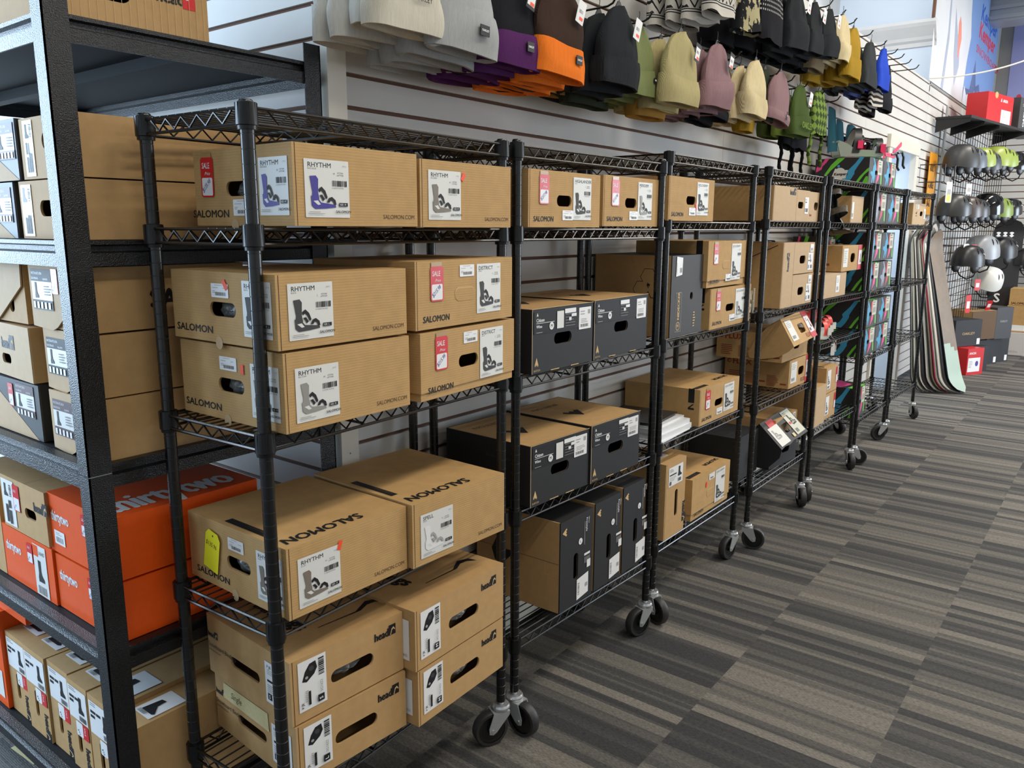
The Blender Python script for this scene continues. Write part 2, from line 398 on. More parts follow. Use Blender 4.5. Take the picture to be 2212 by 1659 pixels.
# ------------------------------------------------------------ cartons
def frames(W, D, H):
    return {'front': Fr((0, 0, 0), (1, 0, 0), (0, 0, 1), (0, -1, 0)), 'left': Fr((0, D, 0), (0, -1, 0), (0, 0, 1), (-1, 0, 0)),
            'right': Fr((W, 0, 0), (0, 1, 0), (0, 0, 1), (1, 0, 0)), 'top': Fr((0, 0, H), (1, 0, 0), (0, 1, 0), (0, 0, 1)),
            'back': Fr((W, D, 0), (-1, 0, 0), (0, 0, 1), (0, 1, 0)), 'bottom': Fr((0, D, 0), (1, 0, 0), (0, -1, 0), (0, 0, -1))}
def carton(label, x, y, z, W, D, H, yaw=0, mt='kraft', holes=None, prints=None, kids=(), fm=None, lid=0, bag=None, group=None, name='carton', cat='carton', tilt=None, seam=True, topopen=False):
    holes = holes or {}; prints = prints or {}; fm = fm or {}; H -= .07
    root = MB(); sizes = {'front': (W, H), 'back': (W, H), 'left': (D, H), 'right': (D, H), 'top': (W, D), 'bottom': (W, D)}
    t = .16; fr = frames(W, D, H); inset = .14 if lid else 0
    def shell(mb, z0, z1, ins):
        for k, f in fr.items():
            w_, h_ = sizes[k]
            if k in ('top', 'bottom'):
                if k == 'bottom' and z0 > 0: continue
                if k == 'top' and z1 < H: continue
                if k == 'top' and topopen: continue
                u0, u1, v0, v1 = ins + t, w_ - ins - t, ins + t, h_ - ins - t
            else: e_ = t if k in ('left', 'right') else 0; u0, u1, v0, v1 = ins + e_, w_ - ins - e_, z0, z1
            hs = [rrect(c - a / 2, d - b / 2, a, b, min(a, b) * .48, 6) for c, d, a, b in holes.get(k, ())]
            if z0 > 0 or z1 == H or ins == 0: mb.slab([(u0, v0), (u1, v0), (u1, v1), (u0, v1)], -t - ins, -ins, fm.get(k, mt), frame=f, holes=hs)
    if lid: # tray showing under a telescoping lid
        root.box(inset, W - inset, inset, D - inset, 0, lid + .3, mt)
        shell(root, lid, H, 0)
    else: shell(root, 0, H, 0)
    # dark lining
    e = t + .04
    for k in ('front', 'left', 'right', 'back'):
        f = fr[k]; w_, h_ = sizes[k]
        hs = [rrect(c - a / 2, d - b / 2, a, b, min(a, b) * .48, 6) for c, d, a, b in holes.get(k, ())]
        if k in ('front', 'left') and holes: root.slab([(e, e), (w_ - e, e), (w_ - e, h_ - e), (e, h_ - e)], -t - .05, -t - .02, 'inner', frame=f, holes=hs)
    if seam and not lid:
        f = fr['front']; draw(root, f, [('r', .22, .02, .05, H - .04, 'ink_dr')], .01)
    for k, it in prints.items(): draw(root, fr[k], it)
    loc = (x, y, z)
    o = root.build(name, loc=loc, rot=(yaw if tilt is None else (tilt[0], tilt[1], yaw)))
    tag(o, label, cat, group)
    for nm, face, items, th in kids:
        mb = MB(); draw(mb, fr[face], items, .045 + th); mb.build(nm, o)
    if bag:
        mb = MB(); face, cu, cv, ru, rv = bag; f = fr[face]; rr = random.Random(int(x * 7 + z))
        def bl(a, b):
            th = a * 2 * pi; ph = b * pi; r = 1 + .18 * noise.noise(Vector((cos(th) * 2, sin(th) * 2, b * 5 + x)))
            return f(cu + ru * sin(ph) * cos(th) * r, cv + rv * sin(ph) * sin(th) * r, -1.5 + 1.0 * cos(ph) * r)
        mb.grid(bl, 20, 12, 'poly_bag', closed=True); mb.build('plastic_bag', o, smooth=True)
    return o

def binding_pic(c1='ink', c2='bronze'):  # drawn in a unit square
    return [('p', [(.04, .98), (.26, 1), (.34, .9), (.32, .5), (.36, .3), (.2, .22), (.08, .3), (.12, .5)], c2),
            ('p', [(.06, .4), (.3, .34), (.42, .2), (.95, .14), (.97, .06), (.6, .02), (.2, 0), (.08, .1)], c2),
            ('p', [(.14, .24), (.3, .12), (.4, .14), (.3, .26)], 'label'),
            ('p', [(.33, .6), (.45, .68), (.58, .56), (.66, .36), (.6, .3), (.52, .48), (.44, .56), (.36, .5)], c1),
            ('p', [(.36, .42), (.46, .44), (.56, .3), (.48, .24), (.44, .34)], c1),
            ('p', [(.62, .2), (.7, .34), (.82, .38), (.95, .28), (.98, .14), (.9, .14), (.86, .24), (.78, .28), (.72, .2)], c1)]
BOOT = [('p', [(.2, 1), (.62, .98), (.6, .5), (.66, .34), (.98, .16), (1, .02), (.12, 0), (.1, .2), (.2, .4)], 'ink')]
SHOE = [('p', [(.1, .1), (.2, .9), (.5, .95), (.55, .5), (1, .1), (.9, 0), (.1, 0)], 'ink')]
def sal_label(u, v, title, sub, c1, c2, size, w=4.1, h=4.05, serial='47777400'):
    k = w / 4.1
    return [('rr', u, v, w, h, .06, 'label'), ('t', title, u + .3 * k, v + h - .56, .34, 'ink', {'b': .012, 'w': 1.1}), ('t', sub, u + .3 * k, v + h - .72, .11, 'ink_g'),
            ('t', size, u + 2.62 * k, v + h - 1.02, .14, 'ink_g'), ('t', serial, u + 3.0 * k, v + h - .94, .11, 'ink_g', {'w': .9}), ('t', 'L' + serial, u + 2.95 * k, v + h - 1.1, .11, 'ink_g', {'w': .9}),
            ('t', '[WO]', u + 3.5 * k, v + h - .42, .1, 'ink_lt'),
            ('bar', u + 2.5 * k, v + h - 1.85, 1.4 * k, .42, 'ink'), ('t', '0 193757 917724', u + 2.45 * k, v + h - 2.02, .1, 'ink_g', {'w': 1.1}),
            ('g', u + .35 * k, v + .6, 0, 2.5 * k, 2.35, binding_pic(c1, c2)),
            ('r', u + 3.05 * k, v + .82, .82 * k, .26, 'ink'), ('t', 'SIZE : ' + size, u + 3.12 * k, v + .88, .14, 'label_w', {'w': .85}),
            ('t', 'SALOMON', u + 2.7 * k, v + .34, .19, 'ink', {'b': .02, 'sh': .15, 'w': 1.1 * k}), ('ln', u + .3 * k, v + .42, 1.5 * k, 2, .12, 'ink_lt')]
def price_label(u, v, w=2.2, h=1.05):
    return [('rr', u, v, w, h, .08, 'label_w'), ('ln', u + .5, v + h - .1, 1.2, 1, .1, 'ink_lt'), ('ln', u + .2, v + h - .3, 1.0, 1, .1, 'ink_lt'), ('ln', u + 1.5, v + h - .3, .5, 1, .1, 'ink_lt'),
            ('ln', u + .2, v + h - .55, .5, 2, .12, 'ink_lt'), ('bar', u + .55, v + .16, w - .85, .26)]
def sale_tag(u, v, price, w=1.6, h=2.9, rot=0):
    return [('g', u, v, rot, w / 1.6, h / 2.9, [('r', .1, 2.5, 1.3, .75, 'tape'), ('rr', 0, 0, 1.6, 2.9, .25, 'red'), ('rr', .14, .12, 1.32, 1.3, .12, 'label_w'),
            ('t', 'SALE', .2, 2.1, .42, 'label_w', {'w': .78, 'b': .015}), ('t', 'Price', .5, 1.62, .24, 'label_w', {'sh': .5, 'b': .01}),
            ('t', price, .3, .3, .34, 'blueink', {'rot': 40, 'w': .8, 'sh': .2})])]
def sticker(u, v, rot=20, w=.35, h=.7): return [('g', u, v, rot, 1, 1, [('r', 0, 0, w, h, 'neon')])]
def SALOMON(u, v, h=.62, **k): return ('t', 'SALOMON', u, v, h * .9, 'ink', dict({'b': .03, 'w': 1.3, 'sh': .06}, **k))
def COMTXT(u, v): return ('t', 'SALOMON.COM', u, v, .34, 'ink_br', {'w': .98})
def sal_side(label, x, y, z, W, D, H, yaw, title, sub, c1, c2, size, endprice=None, topmark=False, stk=None, endstk=None, extra=(), endsal=True, group='tan binding cartons on the nearest wire rack'):
    kids = [('product_label', 'front', sal_label(.95, .62, title, sub, c1, c2, size, h=min(4.1, H - 1.1)), 0)]
    if stk: kids.append(('price_sticker', 'front', sticker(*stk), .03))
    pr = {'front': [COMTXT(W - 3.85, .58)], 'left': []}
    if endsal: pr['left'] = [SALOMON(D - 12.9, .65, .62)]; kids.append(('product_label', 'left', sal_label(D - 3.9, .75, title, sub, c1, c2, size, w=3.4, h=min(4.1, H - 1.1)), 0))
    kids.append(('price_label', 'left', price_label(D - 7.8, H - 2.0), 0)) if endprice is None else None
    if endstk: kids.append(('price_sticker', 'left', sticker(*endstk), .03))
    hl = (D - 6.5, H * .47, 3.3, 1.1)
    if topmark: pr['top'] = [('r', .2, D - 2.0, 1.0, -4.2 + .0, 'ink') if 0 else ('p', [(.5, 3.2), (1.25, 3.2), (1.25, 9), (.5, 9)], 'ink'), ('t', 'snowboard bindings', 1.12, 3.6, .24, 'ink_br', {'rot': 90}),
                             ('t', 'SALOMON', 8.6, 1.9, 1.15, 'ink', {'rot': 180, 'b': .04, 'sh': .1})]
    for e in extra: kids.append(e)
    pr['left'].append(('c', D - 7.2, 0, .45, .5, 'kraft_pale'))
    return carton(label, x, y, z, W, D, H, yaw, holes={'left': [hl]}, prints=pr, kids=kids, bag=('left', D - 6.5, H * .44, 2.0, 1.0), group=group)
def sal_end(label, x, y, z, W, D, H, yaw, title, sub, c1, c2, size, price=None, lid=0, stk=None, closed=False, cut=False, pl=(6.2, 'u'), group='tan binding cartons turned end on', leftmark=False, topmark=False):
    k = W / 14.8
    kids = [('product_label', 'front', sal_label(8.8 * k, .8, title, sub, c1, c2, size, w=3.9 * k, h=H - 1.35), 0)]
    if price: kids.append(('sale_tag', 'front', sale_tag(2.0 * k, H - 3.55, price, 1.75, 3.0), .02))
    kids.append(('price_label', 'front', price_label(pl[0] * k, (H - 1.6) if pl[1] == 'u' else .75, 2.2 * k), 0))
    if stk: kids.append(('price_sticker', 'front', sticker(*stk), .03))
    pr = {'front': [SALOMON(.95 * k, .6, .6, w=.98)]}
    if leftmark: pr['left'] = [('r', D - 1.9, H - 2.2, 1.0, 2.2, 'ink'), ('r', D - 1.9, H - 3.3, 1.0, .3, 'ink'), ('p', [(D - 1.9, H - 3.0), (D - 1.6, H - 3.0), (D - .9, H - 2.4), (D - 1.2, H - 2.4)], 'ink')]
    if topmark: pr['top'] = [('r', .3, .7, 4.3, .8, 'ink'), ('t', 'snowboard bindings', .5, .95, .26, 'ink_br'), ('t', 'SALOMON', W - .9, 2.4, .75, 'ink', {'rot': 180, 'b': .04})]
    hl = {} if closed else {'front': [(7.0 * k, H * .47, 3.0 * k, 1.15)]}
    if closed: pr['front'] += [('rr', 5.5 * k, H * .47 - .6, 3.0 * k, 1.2, .55, 'kraft_edge'), ('rr', 5.56 * k, H * .47 - .62, 2.95 * k, 1.14, .54, 'kraft')]
    return carton(label, x, y, z, W, D, H, yaw, holes=hl, prints=pr, kids=kids, lid=lid, group=group)
def HEADLOGO(u, v, h, vert=0, mt='ink'):
    s = [('t', 'head', 0, 0, h, mt, {'b': .05, 'w': .82}), ('r', h * 2.25, -h * .05, h * 1.1, h * 1.35, mt), ('p', [(h * 2.45, 0), (h * 2.7, h * .75), (h * 3.0, h * .95), (h * 3.25, h * .6), (h * 3.2, h * .45), (h * 3.0, h * .7), (h * 2.75, h * .55), (h * 2.6, 0)], 'kraft_edge')]
    return ('g', u, v, vert, 1, 1, s)
def head_label(u, v, big, num, w=2.7, h=4.2, vertical=True):
    if vertical:
        return [('rr', u, v, w, h, .04, 'label_w'), ('g', u + .35, v + h * .56, 0, w * .55, h * .36, [('p', [(0, .1), (.2, .6), (.5, .95), (.9, 1), (1, .6), (.8, .3), (.3, 0)], 'ink'), ('c', .62, .66, .16, .14, 'grey_card'), ('c', .3, .25, .1, .08, 'ink_lt')]),
                ('g', u + w * .92, v + h * .6, 90, 1, 1, [('bar', 0, 0, h * .35, w * .2, 'ink')]), ('t', 'P JR', u + .42, v + .3, .22, 'ink', {'rot': 90, 'b': .02}), ('ln', u + .6, v + h * .4, .3, 6, .18, 'ink_lt'),
                ('g', u + 1.1, v + .4, 90, 1, 1, [('r', 0, 0, h * .28, .22, 'ink')]), ('rr', u + w - .95, v + .3, .62, .62, .03, 'ink'), ('t', big, u + w - .48, v + .45, .34, 'label_w', {'rot': 90, 'b': .03}), ('t', num, u + w - .45, v + 1.1, .24, 'ink_g', {'rot': 90})]
    return [('rr', u, v, w, h, .04, 'label_w'), ('t', num, u + .3, v + h - .55, .26, 'ink', {'b': .02}), ('ln', u + .3, v + h - .7, 1.2, 3, .16, 'ink_lt'), ('r', u + .3, v + h * .52, w * .6, .2, 'ink'),
            ('rr', u + .3, v + .3, .6, .6, .02, 'ink'), ('t', big, u + .46, v + .42, .34, 'label_w', {'b': .03}), ('ln', u + .3, v + h * .45, 1.6, 5, .18, 'ink_lt'), ('t', '3G1622', u + w - 1.35, v + .35, .24, 'ink_g')]
def head_side(label, x, y, z, W, D, H, yaw, big, ends=True, top=False, masking=False, num='P JR', group='tan junior binding cartons'):
    kids = [('product_label', 'front', head_label(.7, .9, big, '3G1622', 2.7, H - 1.3), 0)]
    pr = {'front': [HEADLOGO(9.4 * W / 13, H - 1.75, .72)]}
    pr['left'] = [HEADLOGO(D - 12.9, H * .62, .5), ('t', 'Snowboard Bindings', D - 12.9, H * .45, .42, 'ink', {'w': .95}), ('t', 'www.ridehead.com', D - 12.9, H * .38, .2, 'ink', {'w': .9})]
    kids.append(('product_label', 'left', head_label(D - 3.6, .9, big, num, 2.9, H - 2.0, False), 0))
    if masking: kids.append(('masking_tape', 'left', [('p', [(D - 11.4, H - .6), (D - 11.5, H - 2.1), (D - 4.0, H - 2.2), (D - 4.1, H - .5)], 'masking'), ('t', 'Single', D - 10.2, H - 1.65, .62, 'ink', {'sh': .25, 'w': .9})], .01))
    if top: pr['top'] = [('t', 'Bindings', 3.4, D - 2.0, 1.5, 'ink', {'rot': -90, 'b': .06}), ('p', [(5, 3.2), (9, 3.1), (10.8, 4.1), (12, 3.6), (12.2, 2.6), (11.4, 3.3), (10.5, 3.4), (9.4, 2.9), (5, 3.1)], 'ink')]
    hs = {'front': [(W * .52, H * .45, 4.5, 1.2)], 'left': [(D - 6.9, H * .42, 4.6, .95)]}
    return carton(label, x, y, z, W, D, H, yaw, mt='kraft_plain', holes=hs, prints=pr, kids=kids, group=group, bag=('front', W * .52, H * .42, 1.8, .55) if not masking else None)

# ------------------------------------------------------------ wire racks on casters
def post_mesh(h):
    mb = MB(); prof = []; z = 0
    while z < h - .01:
        prof += [(.5, z), (.5, z + .93), (.47, z + .95), (.47, z + .99)]; z += 1
    prof = [(r, zz) for r, zz in prof if zz <= h] + [(.5, h), (.42, h + .12)]
    mb.lathe(prof, 'post_metal', 16)
    k = (len(prof))
    for i in range(len(mb.m)):
        zz = max(mb.v[a].z for a in mb.f[i]) ; r_ = min(math.hypot(mb.v[a].x, mb.v[a].y) for a in mb.f[i])
        if r_ < .49 and zz < h: mb.m[i] = mb.mi('groove')
    return mb
RL, RD = 29.45, 12.3
def zig(mb, a, b, z0, z1, pitch, r):
    a, b = Vector(a), Vector(b); L = (b - a).length; n = max(2, int(L / pitch * 2)); pts = []
    for i in range(n + 1): p = a.lerp(b, i / n); pts.append((p.x, p.y, z1 if i % 2 else z0))
    mb.tube(pts, r, 'black_metal', 5, cap=False)
def shelf_mb():
    mb = MB()
    for y in (0, RD):
        mb.tube([(.5, y - .25 if y == 0 else y + .25, 0), (RL - .5, y - .25 if y == 0 else y + .25, 0)], .13, 'black_metal'); yy = y - .25 if y == 0 else y + .25
        mb.tube([(.5, yy, -1.05), (RL - .5, yy, -1.05)], .13, 'black_metal'); zig(mb, (1.6, yy, 0), (RL - 1.6, yy, 0), -.12, -.93, 1.75, .09)
    for x in (-.25, RL + .25):
        mb.tube([(x, .5, 0), (x, RD - .5, 0)], .13, 'black_metal'); mb.tube([(x, .5, -1.05), (x, RD - .5, -1.05)], .13, 'black_metal')
        zig(mb, (x, 1.3, 0), (x, RD - 1.3, 0), -.12, -.93, 1.9, .09)
    for i in range(12): y = .6 + i * (RD - 1.2) / 11; mb.tube([(-.35, y, .02), (RL + .35, y, .02)], .075, 'black_metal', 5)
    for x in (RL * .33, RL * .67):
        mb.tube([(x, -.2, -.17), (x, RD + .2, -.17)], .12, 'black_metal', 5); mb.tube([(x, -.2, -.9), (x, RD + .2, -.9)], .12, 'black_metal', 5); zig(mb, (x, .8, 0), (x, RD - .8, 0), -.2, -.85, 2.2, .08)
    return mb
def sleeve_mb():
    mb = MB(); mb.lathe([(.5, -1.45), (.66, -1.45), (.68, -1.2), (.76, -1.15), (.72, .32), (.6, .36), (.5, .36)], 'sleeve', 18)
    for i in range(10):
        a = 2 * pi * i / 10; mb.box(.70, .75, -.05, .05, -1.1, .3, 'sleeve')
        for j in range(8): p = mb.v[-8 + j]; x, y = p.x, p.y; mb.v[-8 + j] = Vector((x * cos(a) - y * sin(a), x * sin(a) + y * cos(a), p.z))
    return mb
def ellipse_wheel(mb, r, w, mt): mb.lathe([(r * .78, -w / 2), (r * .93, -w / 2), (r, -w * .3), (r, w * .3), (r * .93, w / 2), (r * .78, w / 2)], mt, 32, cap=False, axis='y')
_post = {}; _sh = _sl = _ca = None
def caster(parent, x, y, rot, brake):
    c = bpy.data.objects.new('caster', None); COL.objects.link(c); c.parent = parent; c.location = Vector((x, y, 0)) * S; c.rotation_euler = (0, 0, radians(rot))
    global _ca
    if _ca is None:
        f = MB(); f.lathe([(.3, 5.15), (.3, 4.75), (.9, 4.7), (1.0, 4.5), (1.05, 4.35), (.98, 4.15), (.9, 4.05)], 'chrome', 20)
        f.slab([(-1.2, -.85), (.75, -.85), (.75, .85), (-1.2, .85)], 3.92, 4.08, 'zinc')
        for s in (-1, 1):
            fr = Fr((0, s * .82, 0), (1, 0, 0), (0, 0, 1), (0, 1, 0))
            f.slab([(-1.2, 4.0), (-1.75, 2.35), (-1.7, 1.7), (-1.25, 1.55), (-.85, 1.8), (.7, 3.6), (.75, 4.0)], -.05, .05, 'zinc', frame=fr)
            f.lathe([(.22, 0), (.2, .1 * s)], 'chrome', 10, axis='y', c=(-1.3, s * .88, 2.03))
        wv = MB(); ellipse_wheel(wv, 2.03, 1.15, 'rubber'); wv.lathe([(1.6, -.42), (1.6, .42)], 'hub', 28, axis='y')
        wv.lathe([(.5, -.62), (.5, .62)], 'hub', 14, axis='y'); wv.lathe([(1.6, -.5), (1.25, -.44)], 'hub', 28, cap=False, axis='y')
        for p in range(len(wv.v)): wv.v[p] = wv.v[p] + Vector((-1.3, 0, 2.03))
        b = MB(); b.tube([(-1.3, 1.0, 1.5), (-.6, 1.15, 1.2), (.3, 1.2, 1.0)], .12, 'chrome'); b.lathe([(.5, 0), (.5, .12)], 'zinc', 14, axis='y', c=(-1.3, .95, 1.6))
        _ca = [f.build('fork', c, smooth=True), wv.build('wheel', c, smooth=True), b.build('brake_lever', c, smooth=True)]
        return
    dup(_ca[0], c); dup(_ca[1], c)
    if brake: dup(_ca[2], c)
def rack(label, x, y, yaw, top, shelves, casters):
    global _sh, _sl
    r = thing('wire_shelving_rack', label, 'wire shelving rack', (x, y, 0), yaw, 'black wire racks on casters along the wall')
    for (px, py) in ((0, 0), (RL, 0), (0, RD), (RL, RD)):
        if top not in _post: _post[top] = post_mesh(top - 5).build('post', r, smooth=True, loc=(px, py, 5))
        else: dup(_post[top], r, (px, py, 5))
    for z in shelves:
        if _sh is None: _sh = shelf_mb().build('shelf', r, smooth=True, loc=(0, 0, z)); s = _sh
        else: s = dup(_sh, r, (0, 0, z))
        for (px, py) in ((0, 0), (RL, 0), (0, RD), (RL, RD)):
            if _sl is None: _sl = sleeve_mb().build('corner_sleeve', s, smooth=True, loc=(px, py, 0))
            else: dup(_sl, s, (px, py, 0))
    for (px, py), (rot, br) in zip(((0, 0), (RL, 0), (0, RD), (RL, RD)), casters): caster(r, px, py, rot, br)
    return r
rack('black wire rack nearest the camera, its right half full of tan binding cartons', 33.7, -13.6, 2.5, 65.1, (64.7, 56.6, 41.7, 26.8, 11.4), ((30, 0), (-30, 0), (10, 0), (60, 0)))
rack('second black wire rack from the camera, holding black cartons on three shelves', 65.6, -12.3, -1.65, 65.3, (64.8, 56.6, 41.2, 26.3, 11.2), ((90, 0), (-15, 1), (10, 0), (60, 0)))
rack('third black wire rack, with a tall charcoal box and a stack of white paper', 99.0, -12.1, -.3, 66.7, (66.4, 57.6, 41.4, 26.6, 11.4), ((70, 0), (-10, 1), (10, 0), (60, 0)))
rack('fourth black wire rack, with two maroon printed cartons on its fourth shelf', 133.8, -12.7, .13, 66.8, (66.5, 58.0, 42.4, 26.2, 11.3), ((110, 0), (35, 0), (10, 0), (60, 0)))
rack('fifth black wire rack, with white and red bindings on a middle shelf', 167.7, -12.6, -1.4, 66.8, (66.6, 58.0, 42.4, 33.2, 15.2), ((30, 1), (35, 1), (10, 0), (60, 0)))
rack('sixth black wire rack, stacked with multicoloured splashed boxes', 200.6, -13.3, 0, 66.8, (66.6, 58.0, 42.0, 26.2, 11.0), ((120, 0), (-45, 1), (10, 0), (60, 0)))
rack('farthest black wire rack, nearly empty, beside the leaning snowboards', 234.6, -12.9, -1.5, 66.8, (66.6, 57.8, 42.2, 26.6, 10.9), ((-45, 0), (40, 1), (10, 0), (60, 0)))

# ------------------------------------------------------------ cartons on the first rack
L1 = 'on the nearest wire rack'
a = sal_side('tan carton picturing a purple blue binding, second shelf of the nearest wire rack', 36.2, -15, 56.85, 12.35, 12.4, 5.85, 0, 'RHYTHM', 'RACE BLUE', 'ink', 'purpleblue', 'M', endprice='y', extra=[('sale_tag', 'left', sale_tag(1.0, 2.2, '$135.98', 1.7, 3.0, -1), .02), ('price_label', 'left', price_label(5.1, .75, 2.2, 1.2), 0)])
sal_side('tan carton picturing a grey green binding, beside the purple binding carton, second shelf', 48.9, -15, 56.8, 12.2, 12.4, 5.6, 0, 'RHYTHM', 'OIL GREEN', 'ink', 'taupe', 'M', stk=(5.0, 4.1, -30, .4, .7), endsal=False)
sal_side('lower tan carton with a pale sage binding pictured, third shelf of the nearest wire rack', 34.5, -15.1, 41.95, 12.8, 13.2, 6.0, .7, 'RHYTHM', 'SEA FOAM', 'ink', 'silver_p', 'M', endstk=(8.1, 3.9, 0, .4, .75))
sal_side('upper tan carton picturing a black binding, grey bag in its hole, third shelf', 34.2, -15.1, 48.1, 12.9, 13.3, 5.45, .7, 'RHYTHM', 'BLACK', 'ink', 'grey_card', 'L', endstk=(7.4, 4.0, 35, .4, .8))
sal_end('lower tan carton with red tag marked 215 and telescoping lid, third shelf', 48.5, -15.1, 41.9, 14.6, 12.2, 6.05, 4.4, 'DISTRICT', 'BLACK', 'ink', 'grey_card', 'S', price='$215.98', lid=.75)
sal_end('upper tan carton with a red tag marked 215, hole flap still pushed in, third shelf', 48.1, -15.0, 48.15, 14.4, 12.2, 5.9, 3.4, 'DISTRICT', 'BLACK', 'ink', 'grey_card', 'S', price='$215.98', closed=True)
sal_side('tan carton with a yellow price tag on its end, fourth shelf, nearest rack', 34.4, -14.4, 27.05, 12.5, 13.8, 5.9, -.7, 'RHYTHM', 'KHAKI', 'ink', 'taupe', 'M', stk=(4.75, 4.3, -20, .35, .8), topmark=True,
         extra=[('price_tag', 'left', [('g', 2.3, 1.6, -12, 1, 1, [('p', [(0, 0), (2.1, 0), (2.1, 3.1), (1.7, 3.6), (.4, 3.6), (0, 3.1)], 'yellow'), ('c', 1.05, 3.2, .09, .09, 'ink'), ('t', '$135.96', .12, 2.15, .4, 'ink', {'w': .85, 'sh': .1})])], .12)])
sal_side('tan carton with a white binding pictured, right half of the fourth shelf', 47.1, -15.1, 27.05, 12.4, 14, 6.0, -2.2, 'SPELL', 'WHITE', 'ink_lt', 'label_w', 'M', topmark=True, endsal=False)
head_side('bottom left tan carton with a strip of masking tape reading single, lowest shelf', 35.2, -13.3, 11.5, 11.6, 13, 5.55, -4, 'L', masking=True, num='NX ONE')
head_side('tan junior binding carton stacked on the one with masking tape, lowest shelf', 35.0, -13.2, 17.15, 11.8, 13, 5.7, -3.5, 'S', top=True)
head_side('bottom right tan junior binding carton, lowest shelf of the nearest wire rack', 47.2, -15.3, 11.5, 13, 13.4, 5.6, 1.8, 'M')
head_side('tan junior binding carton on top at the right of the lowest shelf, nearest rack', 46.9, -15.35, 17.2, 13.3, 13.4, 5.95, 1.8, 'M', top=True)

# ------------------------------------------------------------ second rack
sal_end('tan carton with a red tag marked 237 on the second shelf of the second rack', 66.6, -13, 56.85, 13.8, 12, 5.9, 0, 'HIGHLANDER', 'BLACK', 'ink', 'grey_card', 'S', price='$237.98', pl=(6.6, 'd'))
sal_end('tan carton with a red tag marked 215 right beside the one marked 237', 81.1, -13, 57.0, 13.7, 12, 5.9, 0, 'MERIDIEM', 'GREY', 'ink', 'silver_p', 'M', price='$215.98', pl=(6.6, 'd'))
MOUNT = [(0, 0), (.5, 1.6), (1.0, 0), (.85, .45), (.72, .2), (.62, .55), (.5, .3), (.4, .6), (.28, .25), (.15, .45)]
def citizen(label, x, y, z, W, D, H, yaw, box2=True, patch=False):
    lab = [('rr', .35, H - 2.75, W - .7, 2.4, .04, 'ink'), ('g', .75, H - .95, 0, .4, .3, [('p', MOUNT, 'label_w')]), ('t', 'Citizen', .7, H - 1.45, .36, 'label_w', {'b': .03}), ('r', .7, H - 1.62, 3.3, .05, 'label_w'),
           ('t', 'Wino', .7, H - 2.1, .32, 'label_w', {'b': .03}), ('c', 3.5, H - 2.05, .42, .42, 'label_w'), ('t', 'M', 3.3, H - 2.22, .36, 'ink', {'b': .02}), ('r', .7, H - 2.6, 1.1, .03, 'label_w')]
    if patch: lab += [('rr', 4.5, H - 2.45, 1.3, 1.9, .03, 'label')]
    lab += [('rr', 6.0, H - .9, 2.2, .5, .05, 'label_w'), ('r', 7.3, H - 1.35, 1.0, .35, 'label_w'), ('r', 6.8, H - 1.75, .5, .35, 'label_w')]
    for i in range(5): lab.append(('ln', 6.1, H - 1.0 - i * .32, 2.0, 1, .1, 'ink_lt'))
    st = [('rr', W - 3.0, H - 3.0, 2.5, 2.5, .08, 'label_w'), ('ln', W - 2.7, H - .9, 1.0, 2, .3, 'ink_lt'), ('r', W - 1.2, H - 1.3, .5, .5, 'ink_lt'), ('ln', W - 2.6, H - 1.8, 1.8, 3, .18, 'ink_lt'), ('bar', W - 2.7, H - 2.75, 1.7, .35)]
    pr = {'front': [('g', .4, .55, 0, .95, .75, [('p', MOUNT, 'kraft_edge')]), ('t', 'BURTON', .35, .22, .22, 'kraft_edge', {'w': .9}), ('r', 3.5, .03, 1.6, .1, 'kraft_edge'), ('r', W - 4.5, .03, 1.6, .1, 'kraft_edge'), ('r', .02, .0, .06, H, 'kraft_edge'), ('r', 0, H - .06, W, .06, 'kraft_edge')],
          'top': [('g', W * .62, D * .55, 180, 4.5, 1.9, [('p', MOUNT, 'ink')]), ('t', 'BURTON', W * .62, D * .8, .7, 'ink_br', {'rot': 180, 'w': 1.3})],
          'left': [('t', 'Burton.com/Warranty', D - 6.5, H - 2.2, .38, 'grey_card')]}
    return carton(label, x, y, z, W, D, H, yaw, mt='black_card', fm={'top': 'kraft_plain'}, holes={'front': [(W * .49, H * .49, 3.4, 1.25)]}, prints=pr, kids=[('size_label', 'front', lab, 0), ('price_label', 'front', st, .02)], group='black binding cartons with tan tops', seam=False)
citizen('black carton, tan top and blank white patch, left on third shelf, second rack', 67.4, -13, 41.4, 11.9, 12.9, 7.0, -.5, patch=True)
citizen('black carton with a tan top, right on the third shelf of the second rack', 79.6, -13.1, 41.4, 13.2, 12.9, 7.1, .5)
citizen('black carton, tan top and white patch, left on fourth shelf, second rack', 67.4, -12.95, 26.5, 11.0, 12.9, 7.0, -3, patch=True)
citizen('black carton with a tan top, right on the fourth shelf of the second rack', 78.6, -13.7, 26.5, 11.2, 13.2, 7.2, -2)
